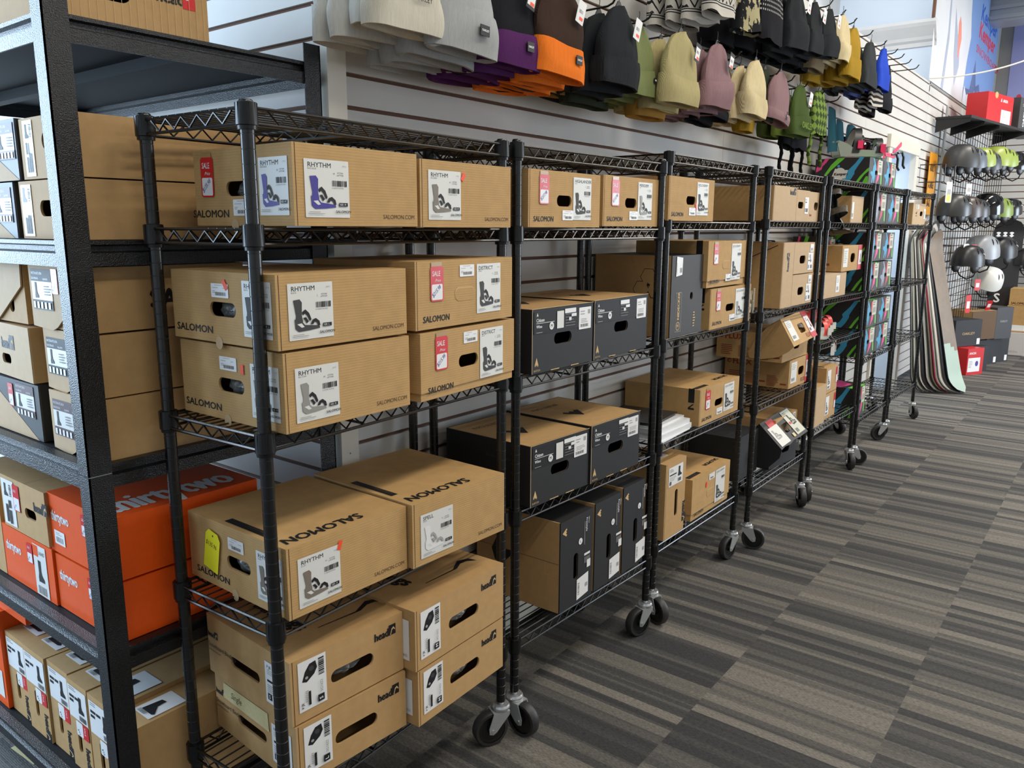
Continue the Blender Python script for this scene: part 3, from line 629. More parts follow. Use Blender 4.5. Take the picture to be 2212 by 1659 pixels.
def upright(label, x, y, z, W, D, H, yaw=0):
    fr_ = [('g', 1.5, H - 2.2, 90, 1.4, .7, [('p', MOUNT, 'kraft_edge')]), ('c', 4.3, H - 3.6, .42, .42, 'label_w'), ('t', 'L', 4.15, H - 3.75, .32, 'ink', {'b': .03}), ('r', 5.2, H - 4.3, .04, 3.0, 'label_w'), ('t', 'Freestyle', 5.5, H - .9, .34, 'label_w', {'rot': -90, 'b': .02}), ('t', 'Wino', 6.0, H - .9, .26, 'label_w', {'rot': -90})]
    lab = [('g', 5.2, H - 8.2, 0, 1, 1, [('r', 0, 2.4, 1.3, .3, 'label_w')] + [('r', .1 + i * .25, 1.4, .1, .8, 'ink_lt') for i in range(5)] + [('r', .6, .7, .8, 1.0, 'label_w')])]
    st = [('p', [(3.6, .4), (6.2, .7), (6.2, 3.4), (3.6, 3.1)], 'label_w'), ('g', 4.2, 1.0, 90, 1, 1, [('bar', 0, 0, 1.6, .4)]), ('r', 5.5, 1.6, .5, .5, 'ink_lt')]
    pr = {'front': fr_, 'left': [('p', [(D - 9, 3.9), (D - 6.7, 6.2), (D - 8.2, 6.2), (D - 8.6, 7.6), (D - 9.4, 7.9), (D - 10.4, 5.9), (D - 9.9, 4.5)], 'ink'), ('r', D - 2.2, H * .4, .04, 1.6, 'kraft_edge'), ('r', D - 2.2, H * .4, 1.9, .04, 'kraft_edge'), ('r', .3, H * .54, D - .5, .04, 'ink_br')]}
    return carton(label, x, y, z, W, D, H, yaw, mt='black_card', fm={'left': 'kraft_plain'}, holes={'front': [(3.4, H * .43, 1.0, 3.4)]}, prints=pr, kids=[('size_label', 'front', lab, 0), ('price_label', 'front', st, .02)], group='black cartons standing on edge', seam=False)
upright('black carton on edge with tan side showing, left of lowest shelf, second rack', 73.5, -13, 11.4, 7.1, 13, 11.5, 0)
upright('middle of the three black cartons standing on edge on the lowest shelf', 81.2, -13, 11.4, 6.3, 13, 11.7, 0)
upright('right black carton standing on edge on the lowest shelf of the second rack', 88.0, -13.1, 11.4, 5.7, 13, 12.0, 0)

# ------------------------------------------------------------ third rack
sal_end('tan carton with a torn hole and orange dot, second shelf of the third rack', 98.3, -12.6, 57.8, 14.4, 11.9, 5.9, 0, 'HOLOGRAM', 'BLACK', 'ink', 'grey_card', 'S', stk=(8.3, 1.5, 15, .4, .9), pl=(6.4, 'd'))
sal_end('upper tan carton behind the charcoal box, red sale tag on its front, third rack', 112.4, -12.3, 48.0, 15.2, 12, 7.0, 1, 'HOLOGRAM', 'BLACK', 'ink', 'grey_card', 'M', price='$178', lid=1.0, closed=True, leftmark=True, pl=(6.8, 'd'))
sal_end('lower tan carton with a sale tag at the right of the third shelf, third rack', 114.2, -12.2, 41.5, 16.6, 12, 6.3, .6, 'HOLOGRAM', 'GREY', 'ink', 'silver_p', 'M', price='$178', leftmark=True, pl=(6.8, 'd'))
kd = [('care_label', 'front', [('g', 1.2, 8.6, 0, 1, 1, [('p', [(0, 0), (1.9, .2), (2.0, 2.6), (.1, 2.8)], 'label_w'), ('t', 'SUPERMATIC', .3, .3, .2, 'ink', {'rot': 90}), ('rr', 1.1, .5, .7, .7, .05, 'ink_lt'), ('t', 'L', 1.35, .7, .35, 'ink')])], .03)]
pr = {'front': [('rr', 1.5, .7, 1.9, 5.6, .05, 'ink_lt'), ('rr', 1.55, .75, 1.8, 5.5, .05, 'grey_card'), ('c', 2.45, 1.5, .62, .62, 'kraft_edge'), ('c', 2.45, 1.5, .52, .52, 'grey_card'), ('t', 'N', 2.2, 1.25, .5, 'kraft_edge', {'b': .03, 'rot': 20}), ('t', 'NIDECKER', 2.75, 2.4, .62, 'kraft_edge', {'rot': 90, 'b': .04, 'w': .95}), ('ln', 7.3, 3.2, .8, 6, .4, 'kraft_edge')],
      'left': [('p', circ(9.0 + dx, 6.9 + dz, 1.35, 1.35, 6), 'ink_dr') for dx, dz in ((0, 1.6), (-1.15, -.2), (1.15, -.2))] + [('p', circ(9.0 + dx, 6.9 + dz, 1.25, 1.25, 6), 'kraft_plain') for dx, dz in ((0, 1.6), (-1.15, -.2), (1.15, -.2))] + [('p', circ(9.0, 7.4, .35, .35, 3), 'ink')]}
carton('tall charcoal carton with a round finger hole and a white side label, third rack', 102.2, -11.6, 41.5, 10.4, 12.6, 11.6, 0, mt='grey_card', fm={'left': 'kraft_plain', 'top': 'deck_black'}, holes={'front': [(6.6, 5.6, .9, 1.1)]}, prints=pr, kids=kd, seam=False, lid=0)
sal_end('tan carton with a black corner stripe and sale tag, fourth shelf, third rack', 111.8, -12.4, 26.8, 15.3, 13, 5.85, 0, 'HOLOGRAM', 'BLACK', 'ink', 'grey_card', 'M', price='$178', leftmark=True, topmark=True, pl=(6.2, 'd'))
sal_end('lidded tan carton with an orange dot, lowest shelf of the third rack', 110.9, -12.3, 11.6, 14.6, 12, 6.9, 0, 'HOLOGRAM', 'BLACK', 'ink', 'grey_card', 'S', lid=1.1, closed=True, topmark=True, stk=(5.0, 4.4, 0, .5, .9))
pr = {'front': [HEADLOGO(5.9, 4.6, .95, -90)]}
carton('orange tan carton standing on end with a long slot, lowest shelf, third rack', 101.2, -12.5, 11.6, 6.6, 12, 11.7, 0, mt='kraft_plain', holes={'front': [(3.7, 5.0, .95, 4.2)]}, prints=pr,
       kids=[('product_label', 'front', [('rr', .9, 8.0, 4.6, 2.9, .05, 'label_w'), ('r', 1.2, 9.6, 2.2, .2, 'ink'), ('ln', 1.2, 10.6, 1.4, 3, .18, 'ink_g'), ('ln', 1.2, 9.4, 2.2, 4, .18, 'ink_lt'), ('g', 3.7, 9.1, 0, 1.4, 1.5, BOOT), ('bar', 3.9, 8.3, 1.0, .5, 'ink'), ('rr', 1.2, 8.25, .5, .5, .03, 'ink'), ('t', 'L', 1.36, 8.37, .26, 'label_w', {'b': .03})], 0),
             ('product_label', 'top', [('rr', .4, 2.2, 4.6, 3.0, .05, 'label_w'), ('g', 2.6, 2.8, 0, 1.8, 1.6, BOOT), ('r', .7, 2.6, 1.6, .3, 'ink')], 0)])
def flatbox(name, label, x, y, z, W, D, H, yaw, mt, cat='paper', group=None):
    mb = MB(); mb.box(0, W, 0, D, 0, H, mt); return tag(mb.build(name, loc=(x, y, z), rot=yaw), label, cat, group)
for i, (dx, yw, hh, nm) in enumerate(((0, 12, .12, 'bottom sheet sticking out toward the aisle'), (.6, 4, .8, 'thick lower bundle'), (.2, -3, .7, 'upper bundle'), (.4, 8, .3, 'top bundle with a grey printed sheet'))):
    zz = 26.75 + (0, .12, .92, 1.62)[i]
    o = flatbox('paper_bundle', 'white papers, fourth shelf of the third rack, ' + nm, 100.0 + dx, -12.4 + .5 * i, zz, 10.2, 10.6, hh, yw * .3, 'paper', 'paper', 'white papers stacked on the third rack')
    if i == 3: mb = MB(); draw(mb, Fr((0, 0, hh), (1, 0, 0), (0, 1, 0), (0, 0, 1)), [('ln', 1, 9, 7, 12, .5, 'ink_lt')], .01); mb.build('printing', o)
mb = MB(); mb.box(0, 9.5, 0, 9, 0, .15, 'dark_mag'); tag(mb.build('magazine', loc=(100.6, -10.6, 29.0), rot=6), 'dark glossy magazine lying on top of the white papers', 'magazine')

# ------------------------------------------------------------ fourth rack
pr = {'front': [HEADLOGO(8.0, 4.6, .9)]}
carton('plain tan carton with a small black logo, left of the second shelf, fourth rack', 137.4, -12.5, 58.15, 11.5, 13, 6.0, 0, mt='kraft_plain', fm={'front': 'kraft_pale'}, prints=pr)
carton('tan carton with a white label and handle hole, middle of the second shelf, fourth rack', 149.2, -12.4, 58.15, 7.4, 12.5, 5.7, 0, mt='kraft_pale', holes={'front': [(2.6, 2.9, 3.0, 1.2)]}, kids=[('size_label', 'front', [('rr', 4.8, 1.4, 2.1, 3.0, .05, 'label_w'), ('r', 5.0, 3.4, .8, .2, 'ink'), ('ln', 5.0, 4.1, 1.2, 2, .18, 'ink_g'), ('bar', 5.6, 1.7, 1.0, .7, 'ink'), ('r', 5.0, 1.7, .35, .7, 'ink')], 0)])
carton('tan carton with small red brown logo, right on second shelf, fourth rack', 156.8, -12.2, 58.15, 6.4, 12.5, 5.6, 0, mt='kraft_pale', holes={'front': [(4.6, 2.9, 2.6, 1.5)]}, prints={'front': [('t', 'bent', .8, 1.0, .5, 'maroon_ink', {'b': .03})]})
pr = {'front': [HEADLOGO(3.3, 6.6, 1.0, 90)], 'left': [('p', [(1, 6.6), (11.7, 11.4), (11.8, 11.3), (1, 6.4)], 'ink_dr')]}
carton('tall tan carton standing on end, logo running up its front, third shelf, fourth rack', 144.0, -12.5, 42.5, 5.8, 12.8, 11.9, 0, mt='kraft_plain', fm={'front': 'kraft_pale'}, prints=pr)
for k, (nm, xx) in enumerate((('lower', 149.9), ('upper', 149.9))):
    lb = [('rr', 8.2, .5, 3.0, 3.3, .05, 'label_w'), ('r', 8.4, 2.2, 1.0, .22, 'ink'), ('g', 9.7, 1.9, 20, .6, 1.6, BOOT), ('bar', 9.8, .8, .9, .7, 'ink'), ('ln', 8.5, 3.4, 1.0, 3, .2, 'ink_lt'), ('r', 8.5, .8, .35, .7, 'ink_g')]
    carton(nm + ' of two tan cartons stacked right of the tall one, third shelf, fourth rack', xx, -12.4, 42.5 + 5.95 * k, 11.9, 12.5, 5.85, 0, mt='kraft_pale', holes={'front': [(5.2, 2.6, 3.4, 1.5)]}, kids=[('size_label', 'front', lb, 0), ('price_sticker', 'front', [('rr', 9.2, 3.95, 2.0, 1.5, .1, 'label_w'), ('bar', 9.6, 4.2, 1.2, .5)], .01)])
def fluxbox(label, x, y, z, W, D, H, yaw, opened=False, left=True):
    pr = {'left': [('t', 'FLUX', 1.6, H - 1.6, 1.05, 'maroon_ink', {'b': .05, 'w': 1.1}), ('c', .9, H - 1.1, .42, .42, 'maroon_ink'), ('c', 1.0, H - 1.1, .22, .22, 'kraft'), ('r', 7.2, .9, 1.2, .3, 'maroon_ink'), ('ln', 4.5, 2.6, 2.5, 9, .25, 'maroon_ink'), ('ln', 1.0, 2.6, 2.5, 6, .35, 'maroon_ink'), ('r', 11.4, .7, 1.2, .3, 'maroon_ink'), ('ln', 8.7, 2.4, 2.4, 9, .25, 'maroon_ink')],
          'front': []}
    kids = []
    if not opened:
        pr['front'] = [('t', 'FLUX', 7.0, .5, .8, 'maroon_ink', {'b': .05})]
        kids = flux_labels(W, H)
    return carton(label, x, y, z, W, D, H, yaw, mt='kraft', holes={'front': [(W * .55, H * .5, 3.4, 1.7)]}, prints=pr, kids=kids, group='tan cartons printed in maroon')
def flux_labels(W, H, face='front'):
    return [('size_label', face, [('r', W - 3.2, 0, 3.2, H, 'redlt'), ('rr', W - 2.9, 1.1, 2.6, H - 2.2, .05, 'label_w'), ('g', W - 1.4, 2.0, 0, .8, 1.8, BOOT), ('bar', W - 2.7, 1.4, 1.1, .6, 'ink'), ('ln', W - 2.6, H - 1.5, 1.4, 3, .25, 'ink_g')], 0),
            ('price_sticker', face, [('rr', .9, .9, 3.4, H - 1.5, .05, 'label'), ('ln', 1.3, H - 1.0, 2.4, 4, .3, 'ink_lt'), ('bar', 1.4, 1.3, 1.8, .6)], .01)]
fluxbox('lower tan carton printed in maroon with a red and white label, fourth shelf, fourth rack', 152.0, -12.4, 26.35, 12.8, 13, 5.6, 0)
o = fluxbox('upper tan carton printed in maroon with its lid hanging open, fourth shelf, fourth rack', 147.4, -12.4, 32.1, 14.4, 13, 5.4, 0, opened=True)
# open lid: a panel with tuck wing tilted out over the front
mb = MB(); W, H = 14.6, 5.6
import mathutils
Rm = Matrix.Translation(Vector((-.2, -2.2, 3.3))) @ Matrix.Rotation(radians(-30), 4, 'X') @ Matrix.Rotation(radians(-3), 4, 'Y')
mb.T = Rm; f = Fr((0, 0, 0), (1, 0, 0), (0, 0, 1), (0, -1, 0))
mb.slab([(0, 0), (W, 0), (W, H), (0, H)], -.12, 0, 'kraft', frame=f, holes=[rrect(W * .45, 1.7, 3.4, 1.9, .6)])
mb.slab([(0, 0), (W, 0), (W, 3.2), (0, 3.2)], 0, .12, 'kraft', frame=Fr((0, 0, H), (1, 0, 0), (0, 1, 0), (0, 0, 1)))
lw = [(0, 0), (0, H), (3, H - .2), (6.2, H - 1.4), (8.5, H - 3.1), (8.6, H - 3.9), (6.6, .5), (3.6, -.5), (1.5, -.4)]
mb.slab(lw, 0, .12, 'kraft_plain', frame=Fr((0, 0, 0), (0, 1, 0), (0, 0, 1), (-1, 0, 0)))
draw(mb, f, [('t', 'FLUX', 8.6, .5, .85, 'maroon_ink', {'b': .05})]); lid = mb.build('lid', o)
mb = MB(); mb.T = Rm
for nm, face, it, th in flux_labels(W, H): mb = MB(); mb.T = Rm; draw(mb, f, it, .05 + th); mb.build(nm, lid)
o = carton('black carton with a torn lid tipped open, lowest shelf of the fourth rack', 146.0, -11.8, 11.5, 11.6, 12.6, 5.4, -6, mt='black_card', holes={'front': [(6.8, 3.0, 3.3, 1.6)]}, prints={'left': [('ln', 6.5, 3.6, 3.5, 10, .28, 'grey_card')]}, seam=False)
mb = MB(); Rm = Matrix.Translation(Vector((-.4, -2.6, 4.6))) @ Matrix.Rotation(radians(-46), 4, 'X') @ Matrix.Rotation(radians(-6), 4, 'Y'); mb.T = Rm; W, H = 13.5, 6.2
mb.slab([(0, 0), (2, .15), (4, -.1), (6.5, .2), (9, 0), (W, 0), (W, H), (0, H)], -.12, 0, 'grey_card', frame=f, holes=[rrect(W * .43, 2.0, 3.3, 1.9, .6)])
mb.slab([(0, 0), (0, H), (6.8, H), (7.8, 1.8), (5.0, -1.0), (1.5, -.9)], 0, .12, 'black_card', frame=Fr((0, 0, 0), (0, 1, 0), (0, 0, 1), (-1, 0, 0)))
mb.slab([(0, 0), (W, 0), (W, 5), (0, 5)], 0, .12, 'black_card', frame=Fr((0, 0, H), (1, 0, 0), (0, 1, 0), (0, 0, 1)))
lid = mb.build('lid', o); mb = MB(); mb.T = Rm
draw(mb, f, [('r', 1.8, 3.6, 3.0, 2.4, 'redlt'), ('rr', .7, .4, 4.4, 4.2, .05, 'label'), ('g', 1.2, 1.8, 0, 2.4, 2.2, binding_pic('ink_g', 'ink_lt')), ('rr', 9.0, .6, 4.0, 5.4, .05, 'cream_label'), ('g', 10.2, 2.6, 0, 2.2, 2.4, binding_pic('ink', 'grey_card')), ('r', 9.3, 3.0, .9, .5, 'redlt'), ('ln', 9.4, 5.6, 1.6, 3, .3, 'ink_g'), ('bar', 9.6, 1.0, 1.2, .8), ('r', 7.2, .6, 1.0, .8, 'masking')], .06); mb.build('size_label', lid)
carton('plain tan carton lying behind the torn black carton, lowest shelf, fourth rack', 150.0, -11.2, 17.2, 12.4, 11.6, 3.2, 0, mt='kraft_plain', kids=[('price_label', 'front', [('rr', 9.8, .2, 1.6, 2.8, .05, 'label_w'), ('g', 11, .5, 90, 1, 1, [('bar', 0, 0, 2.2, .8)])], 0)])
carton('long black carton behind the tan one, lowest shelf of the fourth rack', 134.8, -9.8, 11.5, 10.2, 10.4, 8.2, 0, mt='black_card', seam=False)

# ------------------------------------------------------------ fifth rack
carton('tan carton with a white and red label, middle of the third shelf, fifth rack', 180.6, -12.5, 47.7, 15.6, 12, 5.6, 0, mt='kraft', holes={'front': [(8.4, 2.8, 3.6, 2.0)]}, prints={'left': [('r', 8, 1.2, 1.5, .5, 'maroon_ink')]},
       kids=[('price_sticker', 'front', [('rr', 1.0, .9, 3.4, 4.0, .05, 'label'), ('ln', 1.4, 4.4, 2.4, 7, .4, 'ink_lt')], 0), ('size_label', 'front', [('r', 12.4, 0, 3.2, 5.6, 'redlt'), ('rr', 12.9, 1.2, 2.5, 3.2, .05, 'label_w'), ('g', 14.0, 1.6, 0, .8, 2, BOOT)], .01)])
carton('pale tan carton below it on the third shelf of the fifth rack', 168.8, -12.3, 42.5, 17.0, 12, 5.1, 0, mt='kraft_pale', kids=[('product_label', 'front', [('rr', 9.5, .9, 2.6, 3.6, .05, 'label_w'), ('bar', 10, 1.3, 1.6, .8), ('ln', 9.9, 4.0, 1.6, 4, .3, 'ink_lt')], 0)])
for k, nm in enumerate(('lower', 'upper')):
    carton(nm + ' of two tan cartons with red tags on the lowest shelf, fifth rack', 176.9, -12.3, 15.35 + 5.9 * k, 8.4, 12.4, 5.8, 0, mt='kraft_plain', prints={'top': [('r', 1.0, 1.0, .9, 5.5, 'ink'), ('r', 1.0, 7.0, .9, 3.0, 'ink')]},
           kids=[('product_label', 'front', [('rr', .9, .9, 2.5, 4.2, .05, 'label_w'), ('g', 1.3, 1.9, 0, 1.4, 2.0, binding_pic()), ('bar', 1.3, 1.1, 1.4, .5, 'ink')], 0), ('sale_tag', 'front', [('r', 7.1, 1.6, 1.1, 3.6, 'red'), ('r', 7.2, 1.7, .9, 1.7, 'label_w')], .02)], group='pair of tan cartons on the fifth rack')
carton('short tan carton left of the stacked pair, lowest shelf of the fifth rack', 169.0, -12.8, 15.35, 7.0, 12, 8.6, 0, mt='kraft_plain', fm={'front': 'kraft_pale'})
carton('tan carton standing behind the dark hanging binding, second shelf, fifth rack', 185.6, -12.2, 58.15, 9.6, 12, 5.8, 0, mt='kraft_plain', fm={'front': 'kraft_pale'}, kids=[('product_label', 'front', [('rr', .4, .8, 1.6, 3.6, .05, 'label'), ('bar', .5, 1.2, 1.2, .8)], 0)])

# ------------------------------------------------------------ splashed boxes
SPL_F = [('p', [(.30, 1), (.46, .74), (.5, .6), (.42, .52), (.44, .36), (.36, .02), (.3, .26), (.25, .02), (.2, .1), (.23, .3), (.08, .42), (.13, .5), (.24, .5), (.26, .68), (.33, .78), (.22, 1)], 'A'),
         ('p', [(.5, .02), (.56, .2), (.58, .36), (.7, .52), (.74, .4), (.7, .24), (.58, .1)], 'B'), ('p', [(.62, 1), (.74, 1), (.84, .6), (.92, .3), (.94, .05), (.86, .08), (.84, .34), (.72, .62)], 'C')]
SPL_S = [('p', [(.02, .5), (.02, .66), (.08, .8), (.14, .86), (.18, 1), (.26, 1), (.2, .84), (.14, .72), (.12, .6)], 'pinkish'),
         ('p', [(.1, .02), (.2, .3), (.3, .55), (.44, .8), (.55, 1), (.42, 1), (.3, .76), (.18, .4), (.07, .02)], 'green'), ('p', [(.36, .72), (.5, .9), (.53, .98), (.38, .78)], 'green'),
         ('p', [(.36, .02), (.56, .22), (.62, .4), (.6, .5), (.74, .78), (.82, 1), (.9, 1), (.8, .7), (.74, .5), (.74, .4), (.68, .2), (.6, .02)], 'cyan'),
         ('p', [(.8, .02), (.92, .36), (1, .5), (1, .62), (.96, .56), (.84, .3), (.75, .02)], 'green'), ('p', [(.88, .02), (.95, .3), (.99, .3), (1, .02)], 'green')]
def recol(items, m): return [tuple(m.get(x, x) if isinstance(x, str) and len(x) == 1 and i == 2 else x for i, x in enumerate(it)) for it in items]
def splash(label, x, y, z, W, D, H, grey=False, logo=False, n=1, side=True):
    c = {'A': 'lilacgrey', 'B': 'redlt', 'C': 'green'} if grey else {'A': 'cyan', 'B': 'pinkish', 'C': 'green'}
    F = [('g', .0, .1, 0, W, H - .2, recol(SPL_F, c))]
    pr = {'front': F}
    if side:
        pr['left'] = [('g', 0, 0, 0, D, H, SPL_S)]
        if logo: pr['left'] += [('c', D * .47, H * .42, 1.35, 1.35, 'label'), ('p', [(D * .30, H * .18), (D * .38, H * .62), (D * .46, H * .54), (D * .62, H * .55), (D * .58, H * .24)], 'label'), ('t', 'Kemper', D * .36, H * .36, .62, 'ink', {'b': .06, 'sh': .2, 'w': .95}), ('c', D * .44, H * .7, .3, .3, 'cyan')]
        pr['top'] = [('g', 0, 0, 0, W, D, [('p', [(0, .3), (.6, .2), (1, .5), (1, .8), (.5, .6), (0, .6)], 'pinkish'), ('p', [(0, 0), (1, 0), (.6, .12), (0, .18)], 'green')])]
    kids = [('price_label', 'front', [('r', W * .60, H * .42, W * .3, H * .53, 'cream_label'), ('bar', W * .65, H * .5, W * .2, H * .2), ('ln', W * .63, H * .9, W * .22, 2, H * .08, 'ink_g'), ('r', W * .50, H * .55, W * .1, H * .38, 'redlt')], .02)]
    return carton(label, x, y, z, W, D, H, 0, mt='black_card', fm={'front': 'grey_card'}, holes={'front': [(W * .44, H * .47, W * .26, .95)]}, prints=pr, kids=kids, group='multicoloured splashed cartons', seam=False)
P = 'black carton splashed in bright colours, '
splash(P + 'left one on top of the sixth rack', 196.6, -12.4, 66.7, 12.4, 12, 6.1, logo=True)
splash(P + 'right one on top of the sixth rack', 209.3, -12.4, 66.7, 12.6, 12, 6.1, side=False)
splash('black carton with lilac grey and coral splashes, second shelf of the sixth rack, left', 201.4, -12.6, 58.1, 13.2, 12, 7.3, grey=True)
splash(P + 'second shelf of the sixth rack, right', 215, -12.6, 58.1, 13.8, 12, 7.2, side=False)
for k, zz in enumerate((42.15, 49.2)):
    for j in range(2):
        splash(('lilac and coral splashed carton, right, lower of two, third shelf, sixth rack' if (k == 0 and j == 1) else P + ('left', 'right')[j] + ', ' + ('lower', 'upper')[k] + ' of two on the third shelf, sixth rack'), 200.9 + j * 12.6, -12.6, zz, 12.3, 12, 6.8, grey=(k == 0 and j == 1), logo=(k == 1 and j == 0), side=(j == 0))
for k, zz in enumerate((26.35, 33.2)):
    for j in range(2): splash(P + ('left', 'right')[j] + ', ' + ('lower', 'upper')[k] + ' of two on the fourth shelf, sixth rack', 200.9 + j * 13.4, -12.8, zz, 13.1, 12, 6.7, side=(j == 0))
splash(P + 'pink top, alone on the lowest shelf, sixth rack', 196 + 5.2, -12.6, 11.1, 9.5, 12, 7.6)
splash(P + 'behind the tan cartons, third shelf, fifth rack', 186.5, -6.4, 42.5, 10.2, 6.6, 12.6)
carton('small tan carton alone on the second shelf of the farthest rack', 245.2, -12.4, 58.1, 17, 11, 5.9, 0, mt='kraft_plain', fm={'front': 'kraft_pale'}, holes={'front': [(11.0, 3.0, 3.6, 1.3)], 'left': [(5, 3.9, 2, 1)]}, prints={'front': [HEADLOGO(3.6, 2.9, .5), ('r', 3.6, 2.3, 2, .15, 'ink_br')]}, kids=[('price_label', 'front', [('rr', 3.2, 4.2, 4.2, 1.4, .05, 'cream_label'), ('ln', 4, 5.4, 2.4, 3, .4, 'ink_g')], 0), ('size_label', 'front', [('rr', 14, 1.6, 2.4, 2.8, .05, 'label_w'), ('r', 14.5, 2, .4, 1.8, 'ink')], .01)])

# ------------------------------------------------------------ heavy shelving unit at the left with boot boxes
MU = thing('shelving_unit', 'heavy black hammered metal shelving unit filled with boot boxes at the left', 'shelving unit', (27, 0, 0))
def angle_post(x, y, sx, sy):
    mb = MB(); t = .12; h = 73.3
    for z0, z1 in ((0, 37.45), (37.52, h)):
        mb.box(min(0, sx * 1.85), max(0, sx * 1.85), min(0, sy * t), max(0, sy * t), z0, z1, 'hammer')
        mb.box(min(0, sx * t), max(0, sx * t), min(0, sy * 1.7), max(0, sy * 1.7), z0, z1, 'hammer')
    mb.box(min(sx * .02, sx * 1.8), max(sx * .02, sx * 1.8), min(sy * .02, sy * .1), max(sy * .02, sy * .1), 37.4, 37.6, 'zinc')
    mb.build('post', MU, loc=(x, y, 0))
UX, UY = 24.4, 48
for a in ((0, 0, 1, 1), (UX, 0, -1, 1), (0, UY, 1, -1), (UX, UY, -1, -1)): angle_post(*a)
for z in (71.7, 55.7, 38.2, 22.3, 5.8):
    mb = MB()
    for ax in (0, 1):
        for s in (0, 1):
            L = (UX, UY)[ax]; W_ = (UY, UX)[ax]
            prof = [(.0, -1.95), (.0, -.95), (.42, -.8), (.42, -.42), (.05, -.3), (.05, 0), (.9, 0), (.9, -.12), (.55, -.3), (.55, -.9), (.15, -1.05), (.15, -1.95)]
            e = .14
            if ax == 0: fr = Fr((e, (UY - e) if s else e, 0), (0, -1 if s else 1, 0), (0, 0, 1), (1, 0, 0))
            else: fr = Fr(((UX - e) if s else e, e, 0), (-1 if s else 1, 0, 0), (0, 0, 1), (0, 1, 0))
            mb.slab(prof, 0, L - 2 * e, 'hammer', frame=fr)
    sh = mb.build('shelf_frame', MU, loc=(0, 0, z))
    mb = MB(); mb.box(.9, UX - .9, .9, UY - .9, -.5, -.12, 'deck_black'); mb.box(UX / 2 - .7, UX / 2 + .7, .9, UY - .9, -1.5, -.5, 'deck_black'); mb.build('deck', sh)
def boot(label, x, y1, z, Wy, H, D=14, mt='kraft_plain', yaw=0, prints=None, holes=None, kids=(), fm=None, group=None, lid=0):
    return carton(label, x, y1, z, Wy, D, H, -90 + yaw, mt=mt, prints=prints, holes=holes, kids=kids, fm=fm, group=group, name='boot_box', seam=False, lid=lid)
BL = lambda u, v, w=3.4, h=2.9, c='maroon': [('r', u, v, w, h, 'label'), ('r', u, v + h * .7, w, h * .3, c), ('t', 'FACTION RTL BOA', u + .12, v + h * .87, .2, 'label_w', {'w': .8}), ('t', 'BLACK/BLACK', u + .12, v + h * .75, .17, 'label_w', {'w': .8}), ('t', 'SALOMON', u + w * .6, v + h * .74, .16, 'label_w', {'w': .8}), ('r', u, v, w, h * .24, c),
        ('g', u + .5, v + h * .28, 0, .7, h * .4, BOOT)] + [('r', u + .2 + i * w * .19, v + .1, .35, h * .16, 'label_w') for i in range(5)] + [('ln', u + w * .65, v + h * .6, w * .3, 4, .22, 'ink_g')]
ST = lambda u, v, h=1.9, w=1.05: [('rr', u, v, w, h, .1, 'red'), ('t', 'SALE', u + .15, v + h * .72, .24, 'label_w', {'w': .8, 'sh': .2}), ('rr', u + .1, v + .08, w - .2, h * .48, .06, 'label_w'), ('t', '$195', u + .2, v + .15, .22, 'blueink', {'rot': 40})]
HL = lambda u, v, h=4.3, w=1.7: [('rr', u, v, w, h, .05, 'label_w'), ('g', u + .25, v + h * .68, 0, .8, 1.1, BOOT), ('g', u + 1.5, v + h * .7, 90, 1, 1, [('bar', 0, 0, 1.0, .3, 'ink')]), ('r', u + .5, v + .3, .3, 1.2, 'ink'), ('r', u + .95, v + .3, .3, 1.5, 'ink'), ('r', u + .5, v + 1.7, .3, .9, 'ink')]
# top deck
boot('large tan box with a long handle hole and red logo patch on the top deck', 29.2, 12.6, 71.75, 11.6, 6, 11.4, mt='kraft_plain', holes={'right': [(3.4, 2.7, 3.3, 2.0)]}, prints={'right': [('t', 'head', 6.9, 2.5, .9, 'ink', {'b': .04}), ('r', 9.2, 2.3, 1.1, 1.3, 'red'), ('p', [(9.5, 3.0), (9.8, 3.7), (10.1, 3.9), (10.3, 3.4), (10.1, 3.6), (9.9, 3.4), (9.7, 3.0)], 'label_w')] + [('r', .4 + i * .62, .1, .03, 5.8, 'kraft_edge') for i in range(18)]})
boot('plain tan box at the left edge of the top deck', 28.1, 25, 71.75, 11.8, 6, 14, mt='kraft_plain', fm={'front': 'white_card_and_glare'}, yaw=6)  # white front paints the overexposed daylight onto a tan box
# second shelf
H2 = {'front': [(4.7, 2.8, 1.7, 1.4)]}
boot('upper tan boot box with a grey logo and sealed label, second shelf, right column', 28.6, 9.7, 60.45, 8.6, 4.75, 19, mt='kraft_plain', holes=H2, prints={'front': [('t', 'head', 5.4, 3.5, .7, 'ink_g', {'w': .8})]}, kids=[('size_label', 'front', HL(.7, .2), 0)], group='tan boot boxes with long side labels')
boot('lower tan boot box with a blue boot on its label, second shelf, right column', 28.6, 11.0, 55.75, 9.8, 4.65, 19, mt='kraft_plain', holes={'front': [(4.8, 2.4, 2.3, 1.25)]}, prints={'front': [('t', 'head', 6.3, 3.1, .75, 'ink_g', {'w': .8})]}, kids=[('size_label', 'front', [('rr', .4, .2, 1.9, 4.1, .05, 'label_w'), ('g', .6, 2.9, 0, .9, 1.2, recol([('p', BOOT[0][1], 'C')], {'C': 'blueink'})), ('g', 2.1, 3.0, 90, 1, 1, [('bar', 0, 0, 1.0, .3, 'ink')]), ('r', 1.0, .4, .35, 1.3, 'ink'), ('r', 1.5, .4, .35, 1.5, 'ink')], 0), ('sale_tag', 'front', ST(7.0, 1.0, 2.0, 1.1), .02)], group='tan boot boxes with long side labels')
